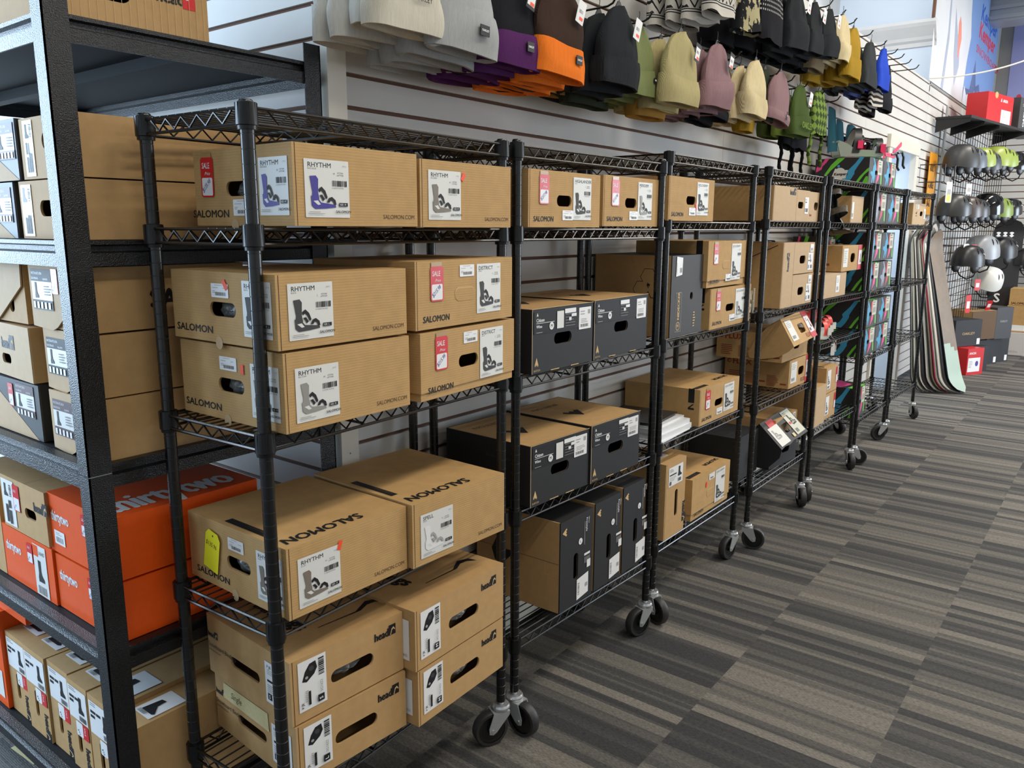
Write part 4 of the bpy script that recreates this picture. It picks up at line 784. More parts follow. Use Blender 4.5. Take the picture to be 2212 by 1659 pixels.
boot('upper grey blue boot box at the left edge, second shelf', 28.6, 22.2, 60.45, 11.6, 4.95, 14, mt='blue_card', fm={'right': 'black_card'}, prints={'front': [('p', [(0, 0), (11.6, 0), (4.8, 3.2), (0, 3.6)], 'kraft_pale')]}, kids=[('size_label', 'front', BL(7.9, 1.7, 3.4, 2.9), 0), ('sale_tag', 'front', ST(6.8, 1.8, 2.2), .02)])
boot('lower grey blue boot box at the left edge, second shelf', 28.6, 23.4, 55.75, 11.2, 4.65, 14, mt='blue_card', fm={'right': 'black_card'}, prints={'front': [('p', [(0, 0), (10.6, 0), (7.5, 1.4), (0, 4.6)], 'kraft_pale')]}, kids=[('size_label', 'front', BL(7.4, 1.3, 3.3, 2.9), 0)])
# third shelf
def flap_box(label, x, y1, z, Wy, H, kids, yaw=0, side=None, hole=False, D=14):
    pr = {'front': [('p', [(Wy * .42, .02), (Wy, H * .75), (Wy, .02)], 'ink_br')]}
    o = boot(label, x, y1, z, Wy, H, D, mt='kraft_plain', kids=(), prints={'right': side or []}, yaw=yaw, holes={'front': [(Wy * .72, H * .3, 1.0, 1.4)]} if hole else None)
    mb = MB(); f = Fr((0, -.05, 0), (1, 0, 0), (0, 0, 1), (0, -1, 0))
    mb.slab([(0, H), (0, .05), (Wy * .38, -.15), (Wy * .48, .2), (Wy * .98, H * .62), (Wy, H)], .02, .16, 'kraft_pale', frame=f); fl = mb.build('closing_flap', o)
    for nm, it, th in kids: mb = MB(); draw(mb, f, it, .2 + th); mb.build(nm, fl)
    return o
BT = 'tan boot box with slanted flap and boot label, '
flap_box(BT + 'top of the right column, third shelf', 28.7, 10.7, 48.5, 9.4, 5.2, [('size_label', BL(.5, 1.5, 3.7, 3.3, 'ink'), 0), ('sale_tag', ST(4.3, 2.9, 2.0), .02)], side=[('t', 'SALOMON', 5.1, 1.7, 1.5, 'ink', {'b': .05})])
flap_box(BT + 'middle of the right column, third shelf', 28.9, 9.6, 43.3, 8.4, 5.1, [('size_label', BL(.5, 1.3, 3.5, 3.1, 'ink'), 0), ('sale_tag', ST(4.1, 2.3, 2.1), .02)], side=[('t', 'SALOMON', 9.1, 1.0, 1.4, 'ink', {'b': .05})])
flap_box(BT + 'bottom of the right column, third shelf', 28.6, 9.0, 38.15, 8.0, 5.1, [('size_label', BL(.6, 1.3, 3.5, 3.1), 0), ('sale_tag', ST(4.4, 2.0, 2.0), .02)])
flap_box('tan boot box with open flap and round finger hole, left edge, third shelf', 28.7, 23, 48.45, 10.6, 5.25, [], hole=True)
boot('battered tan boot box with a black logo, middle of the left column, third shelf', 28.8, 22.8, 43.4, 11.4, 4.9, mt='kraft_plain', fm={'front': 'kraft_pale'}, yaw=-3, prints={'front': [HEADLOGO(4.5, 2.6, .95)]}, holes={'front': [(5.4, 1.6, 2.2, .9)]})
boot('dark grey boot box with a tan diagonal corner, bottom of the left column, third shelf', 28.5, 23.0, 38.15, 11.6, 5.1, mt='grey_card', fm={'right': 'black_card', 'left': 'kraft_plain'}, prints={'front': [('p', [(0, 0), (10.8, 0), (3.0, 3.6), (0, 4.1)], 'kraft_pale')]}, kids=[('size_label', 'front', BL(6.8, 1.9, 3.8, 2.9), 0), ('sale_tag', 'front', ST(5.2, 2.5, 2.1), .02)])
# fourth shelf
TW = lambda u, v, h, **k: ('t', 'thirtytwo', u, v, h, 'label_w', dict({'b': .03, 'w': .66}, **k))
def obox(label, x, y1, z, Wy, H, D=14, sale=(5.6, 2.9), lab=7.0, yaw=0, price=False, top=False):
    k = [('sale_tag', 'front', ST(sale[0], sale[1], 2.0, 1.2), .02), ('size_label', 'front', [('r', lab, .1, 2.7, H - .5, 'label'), ('r', lab, H - 1.6, 1.1, 1.1, 'orange_card'), ('t', 'LASHED', lab + 1.2, H - 1.3, .35, 'ink', {'w': .7}), ('g', lab + .6, 1.5, 0, 1.4, 2.2, BOOT), ('bar', lab + .5, .3, 1.8, .8, 'ink_g')], 0)]
    if price: k.append(('price_label', 'front', [('rr', 1.0, .9, 2.0, 1.3, .05, 'label_w'), ('bar', 1.3, 1.1, 1.4, .5), ('ln', 1.3, 2.0, 1.2, 2, .15, 'ink_lt')], 0))
    return boot(label, x, y1, z, Wy, H, D, mt='orange_card', prints={'front': [TW(.6, H * .55, .95)], 'top': [('g', 0, 0, 0, 1, 1, [TW(Wy - 1.2, .8, 3.9, rot=90, w=.56)])] if top else []}, kids=k, yaw=yaw, group='orange boot boxes')
obox('upper orange boot box with a big white wordmark on its lid, fourth shelf', 28.8, 13.0, 27.7, 11.7, 5.6, price=True, top=True, sale=(6.6, 2.9), lab=8.0)
obox('lower right orange boot box under the one with the big wordmark, fourth shelf', 28.8, 12.5, 22.25, 11.2, 5.3, sale=(6.2, 2.6), lab=7.6)
obox('lower left orange boot box beneath the tan boot box, fourth shelf', 28.6, 23.8, 22.25, 11.1, 5.6, sale=(5.6, 2.9), lab=7.0)
boot('tan boot box with a red tag resting on the lower left orange box', 28.5, 22.6, 27.95, 9.8, 5.3, 14, mt='kraft_plain', yaw=0, holes={'front': [(6.4, 2.4, 2.4, 1.0)]}, prints={'front': [HEADLOGO(7.3, 3.0, .85)], 'top': [('r', 5.5, 0, .05, 14, 'ink_br')]}, kids=[('size_label', 'front', [('rr', .3, .3, 2.8, 4.6, .05, 'label_w'), ('g', .7, 3.2, 0, 1.1, 1.3, BOOT), ('g', 2.5, 3.3, 90, 1, 1, [('bar', 0, 0, 1.2, .4, 'ink')]), ('r', 1.1, .6, .4, 1.8, 'ink'), ('r', 1.8, .5, .4, 1.4, 'ink'), ('r', 1.8, 2.1, .4, .8, 'ink')], 0), ('sale_tag', 'front', ST(2.9, 2.1, 2.6, 1.4), .02)])
boot('tan boot box cut off by the picture edge beside the orange boxes, fourth shelf', 28.6, 35, 22.25, 11.0, 9.3, 14, mt='kraft_plain')
# bottom shelf, boxes on edge
ys = [(27.5, 4.9, 14.9), (22.6, 5.0, 15.1), (17.5, 4.5, 15.1), (12.9, 4.1, 15.05), (8.7, 4.6, 15.0), (4.0, 3.7, 14.6)]
nmz = ['leftmost of the six tan boot boxes standing on edge', 'second from the left of the six tan boot boxes standing on edge', 'third from the left of the six tan boot boxes standing on edge', 'fourth from the left of the six tan boot boxes standing on edge', 'fifth from the left of the six tan boot boxes standing on edge', 'rightmost tan boot box on edge, half behind the shelf post']
for i, (y1, wy, zt) in enumerate(ys):
    H = zt - 5.75; rr = random.Random(i)
    lab = [('rr', .25, H - 3.9, wy - .5, 3.3, .05, 'label_w'), ('ln', .5, H - .75, 1.6, 2, .2, 'ink_g'), ('r', .5, H - 1.8, 1.0, .28, 'ink'), ('r', 1.6, H - 1.8, .8, .28, 'ink'), ('r', .5, H - 2.25, .8, .28, 'ink'), ('g', wy - 2.0, H - 3.0, 0, 1.2, 1.7, BOOT), ('bar', wy - 1.8, H - 3.7, 1.3, .5, 'ink')]
    tg = [('r', wy - 2.1, H - 5.5, 1.8, 1.5, 'red'), ('rr', wy - 2.7, H - 5.5, 1.3, 1.5, .2, 'label_w'), ('t', '$95', wy - 2.5, H - 4.9, .3, 'ink', {'rot': -60}), ('t', 'SALE', wy - 1.1, H - 4.2, .28, 'label_w', {'rot': -90})]
    o = boot(nmz[i] + ', bottom shelf', 28.6 + .25 * rr.random(), y1, 5.75, wy - .12, H, 14, mt='kraft_plain', yaw=rr.uniform(-.8, .8) * 0, holes={'front': [(wy * .42, H * .36, .75, 2.9)]}, prints={'front': [HEADLOGO(wy - 1.3, 2.9, .85, -90)]},
         kids=[('size_label', 'front', lab, 0), ('sale_tag', 'front', tg, .02), ('size_label', 'top', [('g', wy * .5, 2.8, 90, 1, 1, [('rr', -1.3, -wy * .35, 3.6 if i < 5 else 3.6, wy * .7, .1, 'label_w')]), ('g', .9, 2.0, 0, wy * .55, 2.0, SHOE), ('bar', 1.0, 1.6, 1.2, .4)], 0)], group='boot boxes standing on edge on the bottom shelf')
boot('orange boot box standing at the left end of the bottom shelf', 28.4, 33.3, 5.75, 5.6, 11.2, 14, mt='orange_card', prints={}, kids=[('size_label', 'front', [('r', 2.6, 1.0, 2.4, 3.2, 'label')], 0)])
boot('orange boot box lying on top of the standing ones at the left edge', 29.0, 33.2, 17.05, 11.2, 3.1, 13, mt='orange_card', prints={}, kids=[('size_label', 'front', [('r', .6, .8, 3.4, 1.8, 'label')], 0)])
mb = MB(); mb.box(0, 2.4, 0, 5, 0, .03, 'masking'); tag(mb.build('tape_strip', loc=(29.0, 24.6, .02), rot=4), 'short strip of cream tape on the carpet below the bottom shelf', 'tape')

# ------------------------------------------------------------ knit hats on wire hooks
KM = {}
def knit(name, col, rib=1.0, var=.06):
    mat('knit_' + name, col, .95, var=var, vs=160, bump=.55 * rib, bs=150, kind='rib', stretch=(1, 1, .15), spec=.15)
    return 'knit_' + name
for n, c, r in (('white', (205, 203, 195), .6), ('speck', (206, 200, 184), .6), ('grey', (168, 170, 170), .6), ('black', (28, 29, 34), .7), ('purple', (84, 38, 92), .7), ('brown', (62, 46, 38), .7), ('orange', (240, 124, 40), .6), ('char', (40, 43, 46), .8), ('olive', (122, 130, 84), .7), ('khaki', (176, 164, 118), .7), ('gold', (176, 136, 66), .7), ('pink', (150, 118, 122), .8), ('cream', (226, 208, 164), 1), ('dkgreen', (52, 60, 46), .8), ('camo', (74, 92, 44), .8), ('camo2', (120, 146, 66), .8), ('mustard', (176, 140, 42), .9), ('tan', (152, 134, 106), .9), ('steel', (58, 62, 64), .8), ('blue', (44, 78, 200), .7), ('peri', (84, 98, 160), .8), ('stripe', (205, 200, 190), .7)):
    knit(n, c, r)
def pattern_knit(name, c1, c2, kind, sc):
    m = mat('knit_' + name, c1, .95, var=0, bump=.4, bs=150, kind='rib', stretch=(1, 1, .15), spec=.15); nt = m.node_tree; b = nt.nodes['Principled BSDF']
    N, Lk = nt.nodes.new, nt.links.new
    tc = N('ShaderNodeTexCoord'); mx = N('ShaderNodeMix'); mx.data_type = 'RGBA'; mx.inputs['A'].default_value = lin(c1); mx.inputs['B'].default_value = lin(c2); Lk(mx.outputs['Result'], b.inputs['Base Color'])
    def mt_(op, a, b_=None):
        n = N('ShaderNodeMath'); n.operation = op
        for i, v in enumerate((a, b_)):
            if v is None: continue
            if isinstance(v, (int, float)): n.inputs[i].default_value = v
            else: Lk(v, n.inputs[i])
        return n.outputs[0]
    sp = N('ShaderNodeSeparateXYZ'); Lk(tc.outputs['Object'], sp.inputs[0])
    xx = mt_('MULTIPLY', sp.outputs[0], 1 / S); zz = mt_('MULTIPLY', sp.outputs[2], 1 / S)
    if kind == 'zig':
        tri = mt_('PINGPONG', xx, 1.1); q = mt_('FRACT', mt_('DIVIDE', mt_('ADD', mt_('MULTIPLY', tri, 1.5), zz), sc)); f = mt_('LESS_THAN', q, .28)
        band = mt_('LESS_THAN', zz, 1.5); f = mt_('MULTIPLY', f, mt_('SUBTRACT', 1, band)); l2 = mt_('MULTIPLY', mt_('GREATER_THAN', zz, .9), mt_('LESS_THAN', zz, 1.05)); l3 = mt_('MULTIPLY', mt_('GREATER_THAN', zz, 1.25), mt_('LESS_THAN', zz, 1.4)); f = mt_('MAXIMUM', f, mt_('MAXIMUM', l2, l3))
    elif kind == 'dia':
        a_ = mt_('FLOOR', mt_('DIVIDE', mt_('ADD', xx, zz), sc)); c_ = mt_('FLOOR', mt_('DIVIDE', mt_('SUBTRACT', zz, xx), sc)); f = mt_('MODULO', mt_('ABSOLUTE', mt_('ADD', a_, c_)), 2)
    elif kind == 'dots':
        ckx = mt_('LESS_THAN', mt_('FRACT', mt_('DIVIDE', xx, .5)), .4); ckz = mt_('LESS_THAN', mt_('FRACT', mt_('DIVIDE', zz, .7)), .4); f = mt_('MULTIPLY', mt_('MULTIPLY', ckx, ckz), mt_('GREATER_THAN', zz, 3.8))
    else:
        n = N('ShaderNodeTexNoise'); n.inputs['Scale'].default_value = sc; n.inputs['Detail'].default_value = 3; Lk(tc.outputs['Object'], n.inputs[0]); f = mt_('GREATER_THAN', n.outputs['Fac'], .5)
    Lk(f, mx.inputs['Factor'])
pattern_knit('zigzag', (205, 200, 190), (40, 40, 46), 'zig', 1.5)
pattern_knit('diamond', (60, 76, 40), (122, 148, 66), 'dia', 1.5)
pattern_knit('camou', (176, 166, 128), (26, 27, 30), 'noise', 22)
pattern_knit('dotted', (28, 29, 34), (190, 188, 182), 'dots', 1)
pattern_knit('greenzig', (40, 48, 38), (122, 148, 66), 'zig', 2.0)
def beanie(label, x, y, zb, w=8.6, h=8.6, c='black', cc=None, t=1.9, yaw=0, roll=0, cuff=2.9, patch=None, tagc=None, flare=.0, open_=True, stripes=None, group=None, pitch=0, braids=0, txt=None, pom=False, peak=.0):
    cc = cc or c; c = 'knit_' + c; cc = 'knit_' + cc; rs = Vector((x * .13, y * .31, zb * .1))
    mb = MB()
    def prof(v):   # half width along the height
        a = 1 - flare * (1 - v)
        if v > .4: q = (v - .4) / .6; return w / 2 * (.10 + .90 * (1 - q ** (2.1 - peak)) ** .62)
        return w / 2 * (1 + (flare + .10) * (.4 - v))
    def surf(u, v, k=1.0, kt=1.0, off=0):
        a = u * 2 * pi; W_ = prof(v) * k; T_ = t / 2 * kt * (1 - .55 * max(0, v - .4) / .6)
        n_ = noise.noise(Vector((cos(a) * 1.3, v * 2.2, sin(a) * 1.3)) + rs) 
        fold = .12 * sin(cos(a) * 5 + rs.x * 9) * (.4 + v)
        cx = abs(cos(a)) ** .7 * (1 if cos(a) > 0 else -1); sy = sin(a)
        return ((W_ + .45 * n_) * cx + off, (T_ * (1 + .45 * n_) + fold * .8) * abs(sy) ** .8 * (1 if sy > 0 else -1), v * h + (.5 * n_ + .25 * sin(cos(a) * 2.2 + rs.x * 5)) * (1 - v))
    mb.grid(lambda u, v: surf(u, v), 28, 16, c, closed=True)
    cap = [surf(i / 28, 1.0) for i in range(28)]; mb.add(cap, [tuple(range(28))], c)
    if stripes:
        for i, f_ in enumerate(mb.f[:28 * 15]):
            row, colm = i // 28, i % 28
            s_ = stripes(row / 15, colm / 28)
            if s_: mb.m[i] = mb.mi('knit_' + s_)
    o = mb.build('knit_beanie', loc=(x, y, zb), rot=(pitch, roll, yaw), smooth=True)
    tag(o, label, 'beanie', group)
    if cuff:
        mb = MB(); vc = cuff / h
        def cf(u, v):   # down the outside, round the fold, up the inside
            if v < .62: q = v / .62; vv = vc * (1 - q); p = surf(u, vv, 1.035 + .03 * sin(pi * q), 1.28 + .15 * sin(pi * q)); return (p[0], p[1] , p[2] - .05)
            if v < .74: q = (v - .62) / .12; p = surf(u, 0, 1.03 - .1 * q, 1.28 - .5 * q); return (p[0], p[1], -.28 * sin(pi * (.5 + .0)) * (1 if q < .9 else .6) )
            q = (v - .74) / .26; p = surf(u, .22 * q, .93, .7); return (p[0], p[1], p[2])
        mb.grid(cf, 28, 17, cc, closed=True); k = mb.build('cuff', o, smooth=True)
    if patch:
        pu, pv, pw, ph = patch if isinstance(patch, tuple) else (1.2, cuff * .5, 1.3, .95)
        kx = cuff and pv < cuff
        best = min((surf(.75 + q / 200, max(pv, 0) / h, 1.05 if kx else 1.0, 1.46 if kx else 1.0) for q in range(-40, 41)), key=lambda P_: abs(P_[0] - pu))
        mb = MB(); f = Fr((pu, best[1] - .12, pv), (1, 0, 0), (0, 0, 1), (0, -1, 0)); mb.slab(rrect(-pw / 2, -ph / 2, pw, ph, .05), -.02, .06, 'ink', frame=f)
        draw(mb, f, [('t', 'OAKLEY', -pw * .38, -.09, .2, 'label_w', {'b': .04, 'w': .85 * pw / 1.15})], .08); mb.build('logo_patch', o)
    if txt:
        mb = MB(); f = Fr((0, surf(.75, .2, 1.05, 1.46)[1] - .2, 0), (1, 0, 0), (0, 0, 1), (0, -1, 0)); draw(mb, f, [txt], .06); mb.build('stitched_wordmark', o)
    if tagc:
        mb = MB(); f = Fr((w * .12, -t / 2 - .35, h * .62), (.95, -.1, -.3), (.3, .0, .95), (0, -1, 0)); mb.slab(rrect(0, 0, 1.3, 2.5, .08), 0, .03, 'ink' if tagc != 'w' else 'label_w', frame=f)
        draw(mb, f, [('r', .12, .35, 1.05, 1.6, 'label_w'), ('bar', .3, 1.1, .7, .4), ('r', .5, .38, .6, .35, 'neon')], .035); mb.build('price_tag', o)
    mb = MB(); mb.tube([(0, 0, h - .4), (.05, 0, h + .9), (.15, 0, h + 1.5), (.0, 0, h + 1.75)], .05, 'ink', 5); mb.slab([(-.9, -.4), (.9, -.4), (.25, .5), (-.25, .5)], -.06, .06, 'ink', frame=Fr((0, 0, h + .1), (1, 0, 0), (0, 0, 1), (0, -1, 0))); mb.build('hanger_clip', o)
    for b in range(braids):
        mb = MB(); xx = (-w * .42, w * .36)[b]; pts = [(xx + .25 * sin(i * .8 + b), .1 * cos(i), .4 - i * .62) for i in range(11)]
        mb.tube(pts, [.3 + .09 * (i % 2) for i in range(11)], c if not stripes else cc, 8); mb.build('braided_tie', o, smooth=True)
    return o
def hook(label, x, z, L=12.2):
    mb = MB(); y0 = WY
    mb.tube([(0, 0, 0), (0, -L + 1.2, .1), (0, -L + .5, .35), (0, -L, 1.05)], .13, 'black_metal', 8); mb.lathe([(.17, 0), (.17, .12)], 'black_metal', 8, c=(0, -L, .95))
    mb.slab(rrect(-1.4, -.9, 2.8, 1.9, .2), 0, .1, 'black_metal', frame=Fr((0, 0, 0), (1, 0, 0), (0, 0, 1), (0, -1, 0)))
    return tag(mb.build('display_hook', loc=(x, y0, z), smooth=True), label, 'hook', 'black wire hooks on the slat wall')
ZA, ZB_ = 82.4, 98.6
for xx, d in ((54.3, 'holding the white beanies'), (60.4, 'holding the light grey beanies'), (67.6, 'holding the black beanies with purple cuffs'), (75.3, 'holding the brown beanies with orange cuffs'), (86.8, 'holding the plain black beanies, near row'), (95.6, 'holding the olive beanies'), (104.4, 'holding the khaki beanies'), (115.8, 'holding the dusty pink beanies'), (124.2, 'holding the flat black beanie above the cream hats'), (131.6, 'holding the smooth cream beanie'), (141.4, 'holding the ribbed pink beanie'), (148.8, 'holding the dark green beanie'), (156.4, 'holding the green lettered beanies'), (166.6, 'holding the green diamond hats with braided ties'), (176.5, 'empty, right end of the lower row')):
    hook('black wire display hook ' + d, xx, ZA)
for xx, d in ((113.5, 'holding the white striped beanies'), (126, 'holding the camouflage beanie'), (136.4, 'holding the black patterned hat'), (147.2, 'holding the largest black ribbed beanie'), (158.4, 'holding the middle black ribbed beanies'), (166.9, 'holding the right black ribbed beanie'), (175.5, 'holding the pale cream beanie'), (183.5, 'holding the mustard beanie'), (196.5, 'holding the dark grey beanies'), (208.6, 'holding the bright blue beanie'), (219.5, 'holding the plain black beanies at the far end'), (226.5, 'empty, third from the far end of the upper row'), (234.5, 'empty, next to last in the upper row'), (243.5, 'empty, last one before the pale wall')):
    hook('upper row wire hook ' + d, xx, ZB_)
G1 = 'beanies hanging in the lower row'; G2 = 'beanies hanging in the upper row'
R_ = random.Random(4)
def stack(base, x, ys, zb, group, **k):
    for i, y in enumerate(ys):
        kk = dict(k); last = i == len(ys) - 1
        if not last: kk.pop('patch', 0); kk.pop('tagc', 0); kk.pop('txt', 0)
        beanie(base[i] if isinstance(base, (list, tuple)) else base, x + (R_.uniform(-.25, .25) if not last else 0), y, zb - (.0 if last else .35 + .1 * (len(ys) - i)), group=group, yaw=k.get('yw', R_.uniform(-5, 5)) if not last else k.get('yw', 0), roll=R_.uniform(-3, 3), **{a: b for a, b in kk.items() if a != 'yw'})
O3 = ('rearmost', 'second', 'third', 'front')
stack(['plain white beanie, %s of the white stack at the top left' % q for q in ('rearmost', 'second', 'third')] + ['speckled off white beanie with a small black wordmark, frontmost at the top left'], 53.6, (-2.5, -4.9, -7.2), 74.0, G1, c='white', w=8.6, h=8.8, t=1.9)
beanie('speckled off white beanie with a black wordmark, frontmost at the top left', 52.9, -9.9, 73.6, 8.5, 8.8, 'speck', t=2.1, group=G1, yaw=-3, cuff=3.4, txt=('t', 'OAKLEY', -.4, 2.2, .42, 'ink', {'b': .01, 'w': .95}))
stack(['light grey beanie, %s of the grey stack beside the white ones' % q for q in ('rearmost', 'second', 'third')] + ['light grey beanie with a black logo patch, front of the grey stack'], 59.6, (-2.6, -5.0, -7.4, -10.2), 73.0, G1, c='grey', w=8.7, h=9.1, patch=True, cuff=3.5, t=2.2)
stack(['black beanie with a purple cuff, %s of its stack' % q for q in ('rearmost', 'second', 'third')] + ['black beanie with a purple cuff and logo patch, front of its stack'], 67.4, (-2.6, -4.9, -7.2, -9.8), 73.0, G1, c='black', cc='purple', w=8.6, h=9, patch=(1.6, 1.75, 1.15, .95), tagc='b')
stack(['brown beanie with an orange cuff, %s of its stack' % q for q in ('rearmost', 'second', 'third')] + ['brown beanie with an orange cuff and logo patch, front of its stack'], 75.1, (-2.8, -5.2, -7.8, -10.5), 73.0, G1, c='brown', cc='orange', w=8.9, h=9.2, patch=(2.0, 1.75, 1.15, .95), tagc='w', cuff=3.1)
stack(['plain black beanie, %s of the stack right of the orange cuffed ones' % q for q in ('rearmost', 'second', 'third', 'front')], 87.2, (-2.8, -5.6, -8.2, -10.6), 73.6, G1, c='char', w=8.2, h=8.8, tagc='w', t=2.3)
beanie('dark olive beanie hanging low behind the black ones', 90.4, -4.2, 72.3, 9.6, 8, 'dkgreen', group=G1)
beanie('gold brown beanie rolled low behind the black stack', 83.6, -3.5, 73.0, 9, 8, 'gold', group=G1)
stack(['olive green beanie, %s of its stack' % q for q in ('rearmost', 'second')] + ['olive green beanie with a small black label, front of its stack'], 95.6, (-3.2, -6.0, -8.9), 73.8, G1, c='olive', w=7.2, h=8.2, patch=(2.4, 1.8, .6, .6), t=1.8)
beanie('mustard gold beanie with a black label hanging below the khaki ones', 102.9, -6.3, 72.0, 8.6, 8.4, 'gold', group=G1, patch=(2.2, 1.3, .8, .7), t=2.4)
stack(['khaki beanie, %s of its stack' % q for q in ('rearmost', 'second')] + ['wide khaki beanie turned toward the aisle, front of its stack'], 103.6, (-4.5, -8.0, -10.8), 73.4, G1, c='khaki', w=9.8, h=9.0, t=2.2, tagc='b', cuff=3.3)
stack(['dusty pink beanie, %s of the pink row' % q for q in ('rearmost', 'second', 'third', 'fourth')] + ['dusty pink beanie with its opening toward the aisle, front of the pink row'], 115.6, (-2.0, -4.0, -6.0, -8.2, -10.6), 74.4, G1, c='pink', w=8.2, h=8.6, t=2.2, cuff=3.4, tagc='b')
stack(['flat black beanie, rear one below the pink row', 'flat black beanie, front one below the pink row'], 122.6, (-5.0, -7.4), 73.9, G1, c='black', w=8.6, h=8.2, cuff=1.5)
stack(['cream beanie, %s of the cream stack' % q for q in ('rearmost', 'second', 'third')] + ['cream ribbed beanie with a wide flared cuff, front of the cream stack'], 131.4, (-2.8, -5.4, -7.8, -10.2), 74.9, G1, c='cream', w=8.4, h=8.4, t=2.1)
beanie('mustard orange beanie peeking out below the cream ones', 136.2, -6.8, 73.2, 6, 7, 'mustard', group=G1)
beanie('dark green beanie behind the ribbed pink one', 140.2, -8.5, 75.2, 7, 8.2, 'dkgreen', group=G1)
beanie('ribbed pink beanie with a black stripe on its cuff', 143.4, -9.8, 75.2, 9.4, 8.2, 'pink', group=G1, cuff=1.7, patch=(.6, .9, .35, 1.4), roll=6)
def cam_s(a, b): return 'camo2' if (int(b * 14) + int(a * 7)) % 3 == 0 else None
def dia_s(a, b): return ('camo2' if (int(a * 8) % 2 == (int(b * 28) // 2) % 2) else None) if a > .12 else None
for i, (yy, q) in enumerate(((-4, 'rearmost'), (-6.6, 'middle'), (-9.4, 'front'))):
    beanie('dark green beanie with pale green letters on its cuff, %s one' % q, 155.6 + .3 * i, yy, 74.1, 8.6, 8.8, 'camo', cc='camo2' if i == 1 else 'camo', group=G1, tagc='w' if i == 2 else None, txt=('t', 'OAKLEY', -2.6, 1.0, 1.1, 'knit_camo2', {'b': .04}) if i == 2 else None, cuff=3.2)
beanie('black and green zigzag beanie behind the green diamond hat', 162.8, -6.5, 74.0, 7.4, 8.6, 'greenzig', group=G1, cuff=0, tagc='w')
beanie('green diamond patterned earflap hat with long braided ties', 166.6, -9.6, 74.8, 8.8, 8.6, 'diamond', cc='black', group=G1, cuff=0, braids=2)
beanie('black earflap hat with braided ties, left of the green diamond one', 160.4, -6.2, 72.4, 8.6, 9, 'black', group=G1, cuff=0, braids=2)
beanie('black earflap hat with braided ties behind the green diamond one', 169.6, -5.0, 72.6, 8.6, 9, 'black', group=G1, cuff=0, braids=2)
def z_s(a, b): return 'char' if (a > .12 and abs((a * 9) % 1 - abs(((b * 14) % 1) - .5) * 2) < .2) or (.03 < a < .08) else None
stack(['white striped beanie, %s of its row' % q for q in ('rearmost', 'second', 'third')] + ['white beanie with black zigzag stripes, front of its row'], 114.8, (-2.6, -5.4, -8.2, -11.0), 86.6, G2, c='zigzag', w=8.8, h=9.4, cuff=0, t=2.6)
def ca_s(a, b): return ('black' if noise.noise(Vector((a * 5, b * 7, 2.2))) > .02 else 'khaki')
beanie('black and khaki camouflage beanie, right of the white striped ones', 125.4, -10.6, 86.4, 8.8, 9.4, 'camou', group=G2, cuff=0, t=2.6)
def bp_s(a, b): return 'stripe' if (a > .45 and (int(a * 20) + int(b * 28)) % 3 == 0) else None
beanie('black neck warmer hat with a white dotted band', 135.6, -10.6, 86.6, 9.6, 9.8, 'dotted', group=G2, cuff=0, t=2.4)
for i, (xx, yy) in enumerate(((131, -3.5), (138, -4.2), (145, -4.5), (152, -5), (159, -5), (166, -4.6))):
    beanie('black ribbed beanie in the dark back rank of the upper row, %s from the left' % ('first', 'second', 'third', 'fourth', 'fifth', 'sixth')[i], xx, yy, 86.6 + .25 * i, 9.2, 9.6, 'black', group=G2, t=2.8)
stack(['black ribbed beanie behind the largest black one', 'largest black ribbed beanie, folded cuff and white price tag'], 146.8, (-8, -10.8), 87.6, G2, c='char', w=9.6, h=9.6, tagc='w', t=2.6, cuff=4)
stack(['black ribbed beanie behind the middle black one', 'middle black ribbed beanie with a tag, upper row'], 158.0, (-7.8, -10.4), 88.8, G2, c='char', w=7.4, h=8.6, tagc='w', cuff=3.4)
beanie('right black ribbed beanie leaning toward the cream one', 167.0, -10.4, 89.6, 8.4, 8.4, 'char', group=G2, roll=-5, tagc='w', cuff=3.4)
beanie('tan beanie crumpled below the pale cream one', 169.8, -6.8, 88.0, 9.2, 8, 'tan', group=G2)
stack(['pale cream ribbed beanie, rear one in the upper row', 'pale cream ribbed beanie, front one in the upper row'], 175.4, (-7.4, -10.4), 90.2, G2, c='cream', w=8.6, h=8.4)
stack(['mustard beanie, rear one', 'mustard beanie, second one', 'mustard yellow beanie with its cuff folded toward the aisle, front one'], 183.4, (-4.8, -7.6, -10.2), 88.0, G2, c='mustard', w=9.6, h=9.8, t=2.4, cuff=3.6)
beanie('rolled mustard beanie hanging low at the left of its row', 176.0, -4.6, 86.6, 8.4, 8, 'mustard', group=G2)
stack(['dark grey beanie, %s one beside the mustard hats' % q for q in ('rearmost', 'second', 'third', 'front')], 197.4, (-2.4, -5.0, -7.6, -10.2), 88.4, G2, c='steel', w=9.8, h=9.0, cuff=3.6)
stack(['bright blue beanie, rear one', 'bright blue beanie, middle one', 'bright blue beanie, front one near the end of the upper row'], 208.8, (-5.0, -7.6, -10.2), 89.2, G2, c='blue', w=9.2, h=8.8, cuff=3.4, peak=.8)
beanie('periwinkle beanie bunched below the blue ones', 203.6, -5.4, 87.2, 8.8, 7, 'peri', group=G2)
def st_s(a, b): return 'char' if int(a * 15) % 4 == 1 else ('brown' if int(a * 15) % 4 == 3 else None)
stack(['brown and white striped beanie, rear one under the blue hats', 'grey and white striped beanie, front one under the blue hats'], 211.0, (-6.2, -8.8), 85.6, G2, c='stripe', w=10.4, h=8, cuff=0, stripes=st_s)
stack(['plain black beanie at the far end of the upper row, rear one', 'plain black beanie at the far end of the upper row, front one'], 220.6, (-4.5, -8.4), 85.8, G2, c='black', w=9.6, h=10.4, cuff=3.2)

